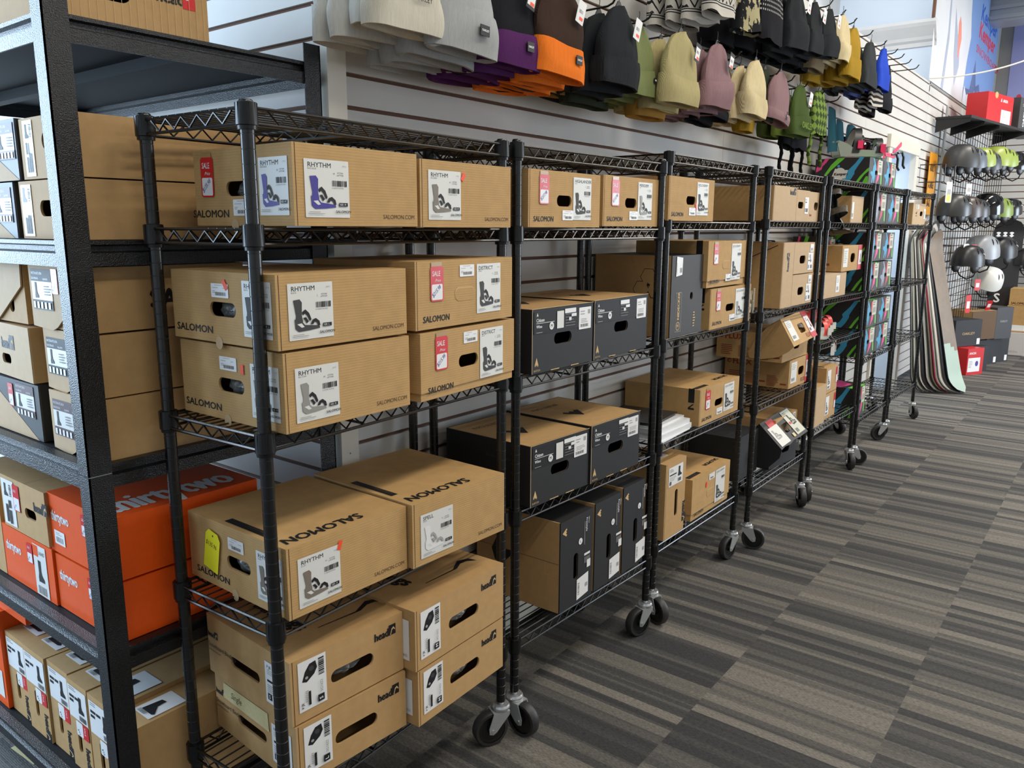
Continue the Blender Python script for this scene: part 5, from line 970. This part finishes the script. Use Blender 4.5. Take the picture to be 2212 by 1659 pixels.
# ------------------------------------------------------------ bindings out of their boxes
mat('pink_p', (236, 44, 96), .4); mat('pink_pad', (206, 52, 84), .7, bump=.6, bs=260); mat('teal_p', (60, 132, 158), .45); mat('smoke', (150, 160, 148), .3); mat('camo_br', (96, 86, 72), .55, var=.35, vs=90); mat('white_p', (222, 222, 214), .4); mat('coral', (236, 78, 70), .4)
mat('black_p', (22, 22, 24), .4)
def binding(label, x, y, z, rot, base='black_p', hb='black_p', pad='black_p', strap='black_p', s=1.0, group=None, hh=9.0, lean=8, tags=False, buck=None, cat='snowboard binding'):
    r = thing('snowboard_binding', label, cat, (x, y, z), rot, group)
    def at(mb): mb.T = Matrix.Scale(s, 4); return mb
    mb = at(MB()); mb.slab(rrect(-4.8, -2.1, 9.6, 4.2, 1.4, 6), 0, .55, base, holes=[circ(0, 0, 1.5, None, 16)])
    for q in (-1, 1): mb.slab([(-4.6, .2), (4.0, .2), (4.6, .7), (2.2, 1.5), (-1.5, 1.6), (-3.6, 2.9), (-5.2, 3.4), (-5.4, 2.6)], -.16, .16, base, frame=Fr((0, q * 2.05, 0), (1, 0, 0), (0, 0, 1), (0, 1, 0)))
    mb.tube([(-4.9, -2.05, 3.0), (-5.9, -1.3, 3.1), (-6.2, 0, 3.15), (-5.9, 1.3, 3.1), (-4.9, 2.05, 3.0)], .3, base, 8); mb.build('baseplate', r)
    mb = at(MB())
    def hbk(k): return lambda u, v: ((-5.3 - 1.0 * sin(u * pi) * (1 - .25 * v) - k) - v * hh * math.tan(radians(-lean)) * -1 * .6, (u - .5) * 2 * (2.15 - .5 * sin(v * pi * .6) - .35 * v ** 4), 1.2 + v * hh * (1 - .10 * (2 * u - 1) ** 2))
    mb.grid(hbk(.18), 11, 12, hb); mb.grid(hbk(0), 11, 12, hb); h_ = mb.build('highback', r, smooth=True)
    mb = at(MB()); g0 = hbk(-.12); mb.grid(lambda u, v: g0(.12 + .76 * u, .2 + .74 * v), 9, 9, pad); mb.build('pad', h_, smooth=True)
    for nm, x0, hgt, ln, wd in (('ankle_strap', -1.6, 5.0, 1.9, 1.5), ('toe_strap', 3.2, 3.0, 1.4, 1.2)):
        mb = at(MB())
        for k in (0, .22): mb.grid(lambda u, v, k=k: (x0 + (v - .5) * wd + ln * .5 * sin(u * pi), 2.35 * cos(u * pi), .9 + (hgt + k) * sin(u * pi) ** .8), 14, 4, strap if k else base)
        o = mb.build(nm, r, smooth=True)
        mb = at(MB()); mb.box(x0 + .2, x0 + 1.3, -2.75, -2.45, hgt * .35, hgt * .35 + 1.6, buck or base); mb.build('buckle', o); mb = at(MB()); mb.box(x0 - .1, x0 + .7, 2.45, 2.7, hgt * .1, hgt * .8, buck or base); mb.build('buckle', o)
    if tags:
        mb = at(MB()); mb.tube([(4.2, -1.8, .6), (5.4, -2.6, -1.0)], .03, 'label_w', 4); mb.slab(rrect(-.45, -2.6, .9, 2.6, .2), 0, .04, 'label_w', frame=Fr((5.4, -2.6, -1.0), (.8, -.5, 0), (.1, .1, 1), (.5, .8, 0))); mb.build('hang_tag', r)
    return r
GB = 'loose bindings on top of the sixth rack'
binding('pink padded teal binding at the left on top of the splashed cartons', 201.0, -8.6, 72.9, -52, 'smoke', 'teal_p', 'pink_pad', 'black_p', 1.1, GB, hh=9.2, buck='pink_p')
binding('second pink padded teal binding, leaning behind the first on the cartons', 207.4, -7.4, 72.9, -46, 'black_p', 'teal_p', 'pink_pad', 'black_p', .95, GB, hh=8.6, buck='pink_p')
binding('teal backed binding standing farthest back on the splashed cartons', 215.0, -6.4, 72.9, -24, 'black_p', 'teal_p', 'pink_pad', 'black_p', .95, GB, hh=8.0, buck='pink_p')
binding('black binding with pink straps lying on its side on the splashed cartons', 207.5, -9.2, 75.0, (78, 12, 200), 'black_p', 'black_p', 'black_p', 'pink_p', 1.0, GB)
binding('pink strapped binding lying at the right end of the splashed cartons', 217.5, -9.4, 75.0, (85, -6, 176), 'black_p', 'black_p', 'black_p', 'pink_p', 1.1, GB)
for i, (xx, yy, ln, az, lab) in enumerate(((209, -12.6, 9, -8, 'pink ladder strap pointing right across the front of the splashed cartons'), (219, -12.0, 7.5, 12, 'pink ladder strap hanging past the right edge of the splashed cartons'))):
    mb = MB(); pts = [(0, -.4), (ln, -.5), (ln + .4, 0), (ln, .5), (0, .4), (-.5, 0)]
    mb.slab(pts, -.1, .1, 'pink_p', frame=Fr((0, 0, 0), (cos(radians(az)), 0, sin(radians(az)) + .15), (-.1, 0, 1), (0, -1, 0)), holes=[circ(1 + k * 1.4, 0, .18, None, 8) for k in range(4)])
    o = tag(mb.build('ladder_strap', loc=(xx, yy, 74.2 + i)), lab, 'strap')
    mb = MB(); mb.tube([(ln * .6, 0, .3), (ln, -.3, .8), (ln + 1.8, -.4, -.4), (ln + 1.2, -.5, -2.4), (ln + 2.6, -.6, -3.0)], .3, 'black_p', 6); mb.build('buckle_lever', o, smooth=True)
binding('dark camouflage binding hanging on its end on the second shelf, fifth rack', 176.5, -9.8, 60.6, (0, -80, 60), 'black_p', 'camo_br', 'camo_br', 'camo_br', .85, hh=6.5)
GW = 'white bindings with coral straps on the fifth rack'
for i, (xx, yy) in enumerate(((173.5, -8.6), (179.0, -7.4), (185.0, -6.2))):
    binding(('nearest', 'middle', 'farthest')[i] + ' of three white bindings with coral and black highbacks, fifth rack', xx, yy, 33.5, -28, 'white_p', 'black_p', 'coral', 'coral', .95, GW, hh=5.2, tags=i < 2)
binding('black binding with a white heel loop between the third and fourth racks', 137.6, -7.0, 41.9, 200, 'white_p', 'black_p', 'black_p', 'black_p', 1.1, hh=10.5)
binding('black mesh binding lying on the two stacked tan cartons, fourth rack', 154.5, -6.0, 54.6, (180, 0, 30), 'black_p', 'black_p', 'black_p', 'black_p', .35, hh=6)

# ------------------------------------------------------------ snowboards, poles and grid panel by the doorway
mat('base_clear', (150, 152, 140), .22, var=.25, vs=5, coat=.5); mat('board_dk', (34, 34, 36), .3, coat=.4); mat('board_br', (120, 100, 78), .3, coat=.4, var=.2, vs=6); mat('mint', (168, 190, 176), .25, coat=.5); mat('pinkedge', (190, 60, 100), .4); mat('edge_w', (220, 214, 204), .3)
def snowboard(label, x, y, h, w, lean, yaw, face, edge, group=None, low=None, name='snowboard', mount=(0, 0), extra=None):
    """board standing on its tail, leaning back; tip and tail curve forward (towards -y)"""
    mb = MB(); n = 40; th = .45
    def wd(s): 
        e = min(s, 1 - s); k = 1 if e > .11 else math.sqrt(max(0, 1 - (1 - e / .11) ** 2))
        return w / 2 * k * (1 - .12 * (1 - (2 * s - 1) ** 2))
    def bend(s):
        e = min(s, 1 - s); return 0 if e > .12 else 2.6 * ((.12 - e) / .12) ** 2
    for sgn, mt in ((0, face), (1, edge)):
        mb.grid(lambda u, v: ((2 * u - 1) * wd(v), -bend(v) + sgn * th, v * h), 5, n, mt)
    if low:
        for i in range(4 * (n - 1)):
            if i // 4 < n * .3 - (i % 4) * .8: mb.m[i] = mb.mi(low)
    for q in (-1, 1): mb.grid(lambda u, v: (q * wd(v), -bend(v) + u * th, v * h), 2, n, edge)
    if extra: draw(mb, Fr((-w / 2, -.02, 0), (1, 0, 0), (0, 0, 1), (0, -1, 0)), extra, .02)
    o = mb.build(name, loc=(x, y, 0), rot=(-lean, 0, yaw), smooth=True); return tag(o, label, 'snowboard', group)
GS = 'snowboards leaning by the doorway'
names = ['rearmost snowboard, half hidden by the farthest rack', 'second snowboard from the back, grey green base', 'third snowboard from the back, pale edge', 'fourth snowboard from the back, dark edges', 'fifth snowboard from the back, off white base', 'sixth snowboard from the back, brown wood grain', 'snowboard with a pink edge in the leaning row', 'white edged snowboard behind the front two', 'black snowboard just behind the mint tailed one', 'frontmost snowboard with a pale mint tail']
fc = ['base_clear', 'base_clear', 'edge_w', 'board_dk', 'base_clear', 'board_br', 'base_clear', 'edge_w', 'board_dk', 'board_br']; ed = ['board_dk', 'edge_w', 'board_dk', 'board_dk', 'edge_w', 'board_dk', 'pinkedge', 'edge_w', 'board_dk', 'board_dk']
for i in range(10):
    snowboard(names[i] + ', leaning on the slat wall', 308 + .8 * i, -6.2 - 1.35 * i, 58 + (i % 3) * 1.5, 10.5, 5.5 + .95 * i, -4 - 1.2 * i, fc[i], ed[i], GS, low='mint' if i == 9 else None)
LT = [('t', s, 3.0, v, 4.2, 'label_w', {'b': .03}) for s, v in (('N', 14.5), ('S', 22.5), ('I', 30.5))] + [('p', [(x_, 50), (x_ + .7, 50.7), (x_ + 1.4, 50), (x_ + .7, 49.3)], 'label_w') for x_ in (1.2, 3.2, 5.2, 7.2, 9.0)] + [('p', [(x_, 54), (x_ + 1, 53.2), (x_ + 2, 54), (x_ + 1.3, 54.6), (x_ + 2, 55.4), (x_ + 1, 56), (x_, 55.4), (x_ + .7, 54.7)], 'label_w') for x_ in (1.5, 4.3, 7.0)] + [('g', 6, 10, a_, 1, 1, [('r', -.2, 0, .4, 3, 'label_w'), ('p', [(-1, 2.6), (-.2, 1.6), (0, 1.8), (-.8, 2.8)], 'label_w'), ('p', [(1, 2.6), (.2, 1.6), (0, 1.8), (.8, 2.8)], 'label_w')]) for a_ in (0, 60, 120, -60, -120)]
snowboard('black snowboard with white letters and a snowflake, standing against the right hand wall', 447, -14.5, 62, 13.5, 4, -72, 'board_dk', 'board_dk', extra=LT, name='snowboard')
mb = MB(); fr = Fr((0, 0, 0), (cos(radians(-18)), sin(radians(-18)), 0), (0, 0, 1), (0, -1, 0))
for i in range(22): u = i * 1.9; mb.tube([fr(u, 0), fr(u, 84)], .12, 'black_metal', 5)
for i in range(15): mb.tube([fr(0, 1 + i * 5.8, .15), fr(40, 1 + i * 5.8, .15)], .12, 'black_metal', 5)
tag(mb.build('gridwall_panel', loc=(356, -2.2, 12)), 'black wire grid panel standing behind the helmets', 'grid panel')
mb = MB(); mb.box(0, 2.6, 0, .5, 0, 100, 'zinc'); tag(mb.build('wall_upright', loc=(346, -.2, 2), rot=0), 'grey metal upright strip beside the wire grid panel', 'upright')
def helmet(label, x, y, z, c, yaw=-60, s=1.0, pitch=0, roll=0, pad='black_p', mark=None, tagc=None, gl=.35, group='ski helmets on the grid display'):
    n = 'helmet_' + label[:12]; 
    key = 'hm_%d_%d_%d_%g' % (*c, gl)
    if key not in MATS: mat(key, c, gl, spec=.5)
    o = thing('ski_helmet', label, 'helmet', (x, y, z), (pitch, roll, yaw), group)
    mb = MB(); mb.T = Matrix.Scale(s, 4)
    def sh(u, v, k=1.0):
        a = u * 2 * pi; rim = -1.6 * max(0, -cos(a)) ** 1.5 * .6 - 1.2 * abs(sin(a)) ** 4 - .2
        ph = v * pi / 2; zt_ = 5.6; r = cos(ph) ** .62 if v < 1 else 0
        bulge = 1 + .04 * cos(a)
        return (5.6 * k * r * cos(a) * bulge, 4.35 * k * r * sin(a), rim * (1 - v) ** 2 * 1 + zt_ * k * sin(ph) ** .95)
    mb.grid(lambda u, v: sh(u, v), 36, 16, key, closed=True); mb.grid(lambda u, v: sh(u, v * .8, .93), 36, 6, pad, closed=True)
    k0 = len(mb.f)
    mb.grid(lambda u, v: tuple(a_ * (1 - v) + b_ * v for a_, b_ in zip(sh(u, 0), sh(u, 0, .93))), 36, 2, pad, closed=True)
    for q in (-1, 1):
        for j in range(3):
            a = radians(38 + 24 * j) * q
            p = [sh((a / (2 * pi)) % 1, v, 1.012) for v in (.38, .46, .54, .62)]
            mb.tube(p, [.05, .17, .17, .05], 'black_p', 6)
    mb.build('shell', o, smooth=True)
    for q in (-1, 1):
        mb = MB(); mb.T = Matrix.Scale(s, 4); mb.grid(lambda u, v: (-.6 + 1.9 * cos(u * 2 * pi) * sin(v * pi), q * 3.7 + q * .5 * cos(v * pi), -1.5 + 1.9 * sin(u * 2 * pi) * sin(v * pi)), 14, 7, pad, closed=True); mb.build('ear_pad', o, smooth=True)
    mb = MB(); mb.T = Matrix.Scale(s, 4); mb.tube([(0, -3.7, -2.6), (.3, -2.6, -4.4), (.4, 0, -5.4), (.3, 2.6, -4.4), (0, 3.7, -2.6)], .22, 'black_p', 6); mb.build('chin_strap', o, smooth=True)
    if mark:
        mb = MB(); mb.T = Matrix.Scale(s, 4)
        for q in (-1, 1): p = [sh(((mark[0] + t_ * mark[1]) * q / 360) % 1, .28 + .04 * t_, 1.02) for t_ in (0, 1, 2)]; mb.tube(p, [.18] * 3, 'white_p', 6)
        mb.build('white_mark', o)
    if tagc:
        mb = MB(); mb.tube([(1, -3.8, -3), (1.2, -4.6, -6)], .04, 'ink', 4); mb.slab(rrect(-1.3, -4.2, 2.6, 4.2, .3), 0, .08, tagc, frame=Fr((1.2, -4.6, -6), (1, 0, 0), (0, 0, 1), (0, -1, 0)))
        draw(mb, Fr((1.2, -4.6, -6), (1, 0, 0), (0, 0, 1), (0, -1, 0)), [('r', -.8, -3, 1.6, 1.6, 'label_w' if tagc == 'red_card' else 'yellow')], .1); mb.build('hang_tag', o)
    return o
RD1 = ', top row'
helmet('large matt black helmet, nearest in the top row', 337, -8.0, 80.2, (52, 53, 54), -35, 1.22, gl=.42)
helmet('slate blue grey helmet right behind the large black one', 348, -9.6, 80.4, (92, 100, 112), -35, 1.08)
helmet('lime green helmet, left of three in the top row', 358, -11.2, 81.4, (150, 166, 78), -35, 1.05)
helmet('dark slate helmet between the green ones', 366, -12.6, 80.6, (66, 70, 76), -35, 1.0)
helmet('lime green helmet, middle of three in the top row', 371, -14.6, 82.4, (146, 162, 72), -35, 1.1, tagc=None)
helmet('lime green helmet, right of three in the top row', 380, -16.4, 82.4, (140, 160, 70), -35, 1.0)
helmet('glossy black visored helmet at the right end of the top row', 392, -18.4, 82.0, (24, 24, 26), -35, 1.05, gl=.12)
helmet('matt black helmet with two white marks, nearest in the second row', 326, -9.0, 62.8, (48, 49, 50), -35, 1.15, mark=(40, 12), tagc=None)
helmet('brown black helmet second in the second row', 345, -10.2, 62.6, (70, 60, 56), -35, 1.12)
helmet('charcoal helmet third in the second row', 356, -11.6, 62.6, (50, 50, 54), -35, 1.0)
helmet('glossy black full visor helmet in the second row', 366, -14.0, 64.0, (18, 18, 20), -35, 1.2, gl=.08)
helmet('black and lime striped helmet in the second row', 382, -16.0, 63.2, (120, 140, 60), -35, 1.1)
helmet('black helmet with white dots at the right of the second row', 392, -18.6, 63.8, (26, 26, 28), -35, 1.0, mark=(30, 16), gl=.2)
helmet('silver grey helmet in the third row', 372, -13.0, 47.0, (148, 152, 158), -35, 1.35, gl=.35)
helmet('black helmet with a white dash right of the silver one', 398, -16.6, 46.6, (30, 30, 32), -35, 1.3, mark=(36, 8))
helmet('black helmet with a white dash hanging below the silver one', 344, -12.6, 44.6, (34, 34, 36), -35, 1.15, mark=(40, 8), tagc='red_card')
helmet('white helmet with red tags at the bottom of the display', 384, -14.6, 35.0, (226, 226, 220), -35, 1.2, pitch=20, tagc='red_card')
helmet('black helmet with a white rim on the right hand wall', 455, -21.0, 41.5, (26, 26, 28), -60, 1.2, group='wall helmets', mark=(20, 14))
for lab, px, py, pz, cc, hh in (('red cardboard hang tag with a white helmet picture', 357, -12.5, 51, 'red_card', 6), ('red hang tag below the black helmet', 358, -12.5, 31.5, 'red_card', 7), ('red hang tag beside the letters of the black snowboard', 394, -15.4, 27, 'red_card', 6.4), ('long white hang tag with a yellow end', 317.6, -8.4, 72.9, 'label', 7), ('white hang tag below the nearest helmet', 330, -12.6, 72.6, 'label_w', 3.6), ('small white hang tag with a red corner', 342, -12.0, 51.5, 'label_w', 4)):
    mb = MB(); mb.slab(rrect(-1.8, -hh, 3.6, hh, .5), 0, .1, cc, frame=Fr((0, 0, 0), (1, 0, 0), (0, 0, 1), (0, -1, 0))); mb.tube([(0, 0, 0), (0, .3, 2.5)], .05, 'ink', 4)
    draw(mb, Fr((0, 0, 0), (1, 0, 0), (0, 0, 1), (0, -1, 0)), [('r', -1.1, -hh * .75, 2.2, hh * .4, 'label_w' if cc == 'red_card' else 'ink_lt')] + ([('c', 0, -hh + 1.5, 1.4, 1.3, 'yellow')] if hh == 7 and cc == 'label' else []), .12)
    tag(mb.build('hang_tag', loc=(px, py, pz), rot=-20), lab, 'hang tag')
for lab, x0, y0, z0, pts in (('black wire faceout hook at the left of the top helmet', 318, WY, 79, [(0, 0, 0), (0, -8, 0), (4, -9.5, -2), (8, -9.8, 0)]), ('lower black wire shelf bracket beside the second snowboard tips', 330, WY, 51, [(0, 0, 0), (0, -9, 0), (9, -9, 0), (9, 0, 0)])):
    mb = MB(); mb.tube(pts, .18, 'black_metal', 6); mb.tube([(p[0], p[1], p[2] - 6) for p in pts], .18, 'black_metal', 6)
    for p in pts: mb.tube([p, (p[0], p[1], p[2] - 6)], .15, 'black_metal', 6)
    tag(mb.build('wire_bracket', loc=(x0, y0, z0)), lab, 'bracket')
mat('sign_orange', (236, 160, 32), .5)
mb = MB(); mb.slab(rrect(0, 0, 13, 22, .2), 0, .2, 'sign_orange', frame=fy)
for t_, v in (('ADULT', 15.5), ('X-LARGE', 9.5), ('60-62', 3)): draw(mb, fy, [('t', t_, 1.5 if t_ != 'X-LARGE' else .6, v, 2.6, 'ink', {'b': .03, 'w': .62})], .23)
tag(mb.build('size_sign', loc=(326, -1.2, 62)), 'orange sign reading adult x-large behind the helmets', 'sign')
# upper shelf with boxes
mb = MB(); mb.slab([(0, 0), (92, -16), (92, -27), (76, -24), (0, -11.5)], -.9, 0, 'black_p'); 
o = tag(mb.build('display_shelf', loc=(332, .9, 96.5)), 'dark wall shelf above the helmets carrying a red box and grey boxes', 'shelf')
for k, (bx, by) in enumerate(((0, 0), (14, -2.6), (30, -5.4), (60, -10.6))):
    mb = MB(); mb.slab([(0, 0), (-11, 0), (-11, -1.2), (0, -4.5)], -.15, .15, 'black_metal', frame=Fr((bx + .5, by - .2, -.9), (0, 1, 0), (0, 0, 1), (1, 0, 0))); mb.build('bracket', o)
def plainbox(label, x, y, z, W, D, H, yaw, mt, prints=None, group=None, fm=None, kids=(), holes=None): return carton(label, x, y, z, W, D, H, yaw, mt=mt, prints=prints, group=group, fm=fm, kids=kids, name='product_box', seam=False, holes=holes)
plainbox('bright red box with a white label on the dark shelf above the helmets', 360, -11.2, 96.6, 26, 7.5, 11.5, -12, 'red_card', {'front': [('t', 'ANON', 15, 8.8, 1.1, 'label_w', {'b': .03}), ('p', [(12.6, 8.8), (13.3, 10.2), (14, 8.8)], 'label_w'), ('c', 8, 10.8, 1.6, 1.2, 'kraft')], 'right': []}, kids=[('size_label', 'front', [('rr', 14, .6, 10, 5.4, .1, 'label_w'), ('ln', 15, 5, 4, 3, .7, 'ink_lt')], 0)])
for i in range(3): plainbox('tall dark grey box with white lettering on the dark shelf, %s from the red box' % ('first', 'second', 'third')[i], 391 + i * 9, -18.4 - i * 1.4, 96.6, 8.6, 7, 12.5, -12, 'grey_card', {'front': [('t', 'OAKLEY', 6.2, 1.2, 1.7, 'label_w', {'rot': 90, 'b': .03}), ('ln', 3, 10, 3, 2, .6, 'ink_lt')]}, group='grey boxes on the dark wall shelf')
# floor stacks at the right
plainbox('red box with a white label at the bottom left of the floor stack', 356, -14.8, 0, 9.4, 9, 10.6, -28, 'red_card', {'front': [('t', 'ANON', .8, 8.2, .9, 'label_w', {'b': .03})]}, kids=[('size_label', 'front', [('rr', .5, 1.2, 7, 5.6, .1, 'label_w'), ('c', 5.6, 4.4, .9, 1.1, 'purpleblue'), ('ln', 1, 5.6, 2.2, 5, .6, 'ink_lt')], 0)])
plainbox('black box beneath the gold lettered one, behind the red box on the floor', 362, -13.4, 0, 13, 11, 10.4, -28, 'black_card')
plainbox('black box with small gold lettering on top of the red and black ones', 356.5, -9.4, 10.7, 15.5, 12, 10.6, -28, 'black_card', {'front': [('t', 'OAKLEY', 4.2, 4.6, 1.0, 'kraft_edge', {'w': 1.4})]}, kids=[('price_label', 'front', [('r', 13.2, .5, 1.8, 2.4, 'label_w')], 0)])
plainbox('open tan and black box on the second floor stack', 376, -12.2, 11.6, 15, 13, 12, -28, 'kraft_plain', fm={'front': 'ink_br'})
plainbox('dark grey box leaning beside the open tan one, second floor stack', 392, -19.0, 11.0, 10.5, 9, 13.4, -28, 'grey_card', {'front': [('t', 'OAKLEY', 2.5, 7, .9, 'ink_lt')]})
for i in range(3): plainbox('%s of the black boxes standing at the foot of the second floor stack' % ('left', 'middle', 'right')[i], 381 + 9.5 * i, -13.6 - 3.0 * i, 0, 7.6, 9, 11, -28, 'black_card', kids=[('price_label', 'front', [('r', 5.4, .6, 1.6, 2.4, 'label_w')], 0)], group='black boxes at the foot of the second stack')
plainbox('white box with a dark device pictured, on the floor at the right edge', 429, -19, 0, 14, 26, 10.4, -84 + 84 - 90, 'white_card_and_glare', {'front': [('r', 12, 2, 4.5, 6.8, 'ink'), ('r', 11.6, 1.8, 1.2, 3.4, 'label_w'), ('t', 'SMITH', 1.6, 1, 1.0, 'ink_lt')]})
plainbox('tan box on top of the white one at the right edge', 431, -18.4, 10.5, 14, 16, 12, -90, 'kraft', {'front': [('rr', .8, .6, 9, 2.6, .1, 'label_w')]}, kids=())
plainbox('tan box at the top of the right edge stack, lettered along its base', 433, -18.6, 22.6, 12, 14, 7.6, -90, 'kraft', {'front': [('t', 'SALOMON', .8, .4, 1.0, 'ink', {'b': .04})]})
# posters high on the walls
mat('snow', (226, 228, 232), .35, var=.05, vs=2); mat('snow_sh', (176, 184, 202), .35); mat('sky_p', (128, 160, 214), .35, var=.06, vs=1.2); mat('peak', (92, 108, 150), .35, var=.15, vs=4); mat('logo_b', (48, 96, 190), .4); mat('logo_r', (222, 56, 78), .4); mat('coralp', (238, 150, 130), .4); mat('lilac', (164, 168, 214), .4)
mb = MB(); fp = Fr((316.5, WY - .25, 107.2), (1, 0, 0), (0, 0, 1), (0, -1, 0)); W, H = 140, 48
mb.slab([(0, 0), (W, 0), (W, H - 1), (0, H)], 0, .12, 'snow', frame=fp)
draw(mb, fp, [('p', [(62, H), (66, 34), (70, 26), (66, 16), (64, 6), (78, 4), (W, 3), (W, H)], 'sky_p'), ('p', [(64, 6), (78, 7), (86, 20), (92, 10), (100, 12), (108, 6), (116, 10), (W - 4, 8), (W, 9), (W, 0), (64, 0)], 'peak'),
     ('p', [(64, 0), (66, 7), (72, 4), (80, 6), (84, 0), (90, 8), (94, 3), (98, 9), (104, 2), (110, 7), (116, 2), (124, 6), (W, 0)], 'snow'), ('p', [(34, 30), (38, 14), (44, 4), (50, 12), (46, 24), (42, 22), (38, 26)], 'snow_sh'),
     ('p', [(42, 26), (45, 14), (47, 15), (50, 22), (47, 27), (44, 29)], 'coralp'), ('p', [(20, 0), (24, 20), (22, 40), (24, 40), (27, 18), (24, 0)], 'snow_sh'),
     ('t', 'Kemper', 88, 36.5, 6.2, 'logo_b', {'b': .05, 'w': 1.55, 'sh': .1}), ('t', 'Kemper', 87, 29.5, 6.2, 'logo_r', {'b': .05, 'w': 1.55, 'sh': .1}), ('t', 'SNOWBOARDS', 84, 23, 3.2, 'logo_r', {'w': 2.2})], .14)
tag(mb.build('mountain_poster'), 'large glossy snow mountain poster with red and blue lettering, high on the wall', 'poster')
mb = MB(); fp2 = Fr((XE - .3, -4, 113), (0, -1, 0), (0, 0, 1), (-1, 0, 0)); mb.slab([(0, 0), (50, 0), (50, 41), (0, 41)], 0, .12, 'lilac', frame=fp2); draw(mb, fp2, [('p', [(0, 0), (3, 4), (7, 3), (12, 7), (20, 2), (50, 6), (50, 0)], 'snow'), ('c', 5, 6, 1, 1.2, 'logo_r')], .14)
tag(mb.build('lilac_poster'), 'pale lilac poster with snow along its foot, on the right hand upper wall', 'poster')
mb = MB(); pts = [(316, WY - .6, 107.6)]
for i in range(1, 15): q = i / 14; pts.append((316 - 60 * q * .0 + 30 * q, WY - .6 - 34 * q, 107.6 + 1.2 * q * 2 + 9 * q ** 2.2))
mb.tube(pts, .28, 'white_trim', 6); tag(mb.build('sagging_cable', smooth=True), 'thin pale cable sagging across the upper right, in front of the poster', 'cable')
mb = MB(); mb.box(314.6, 316.2, WY - .4, WY + .4, 127, 156, 'groove_br'); struct(mb.build('trim_5'))
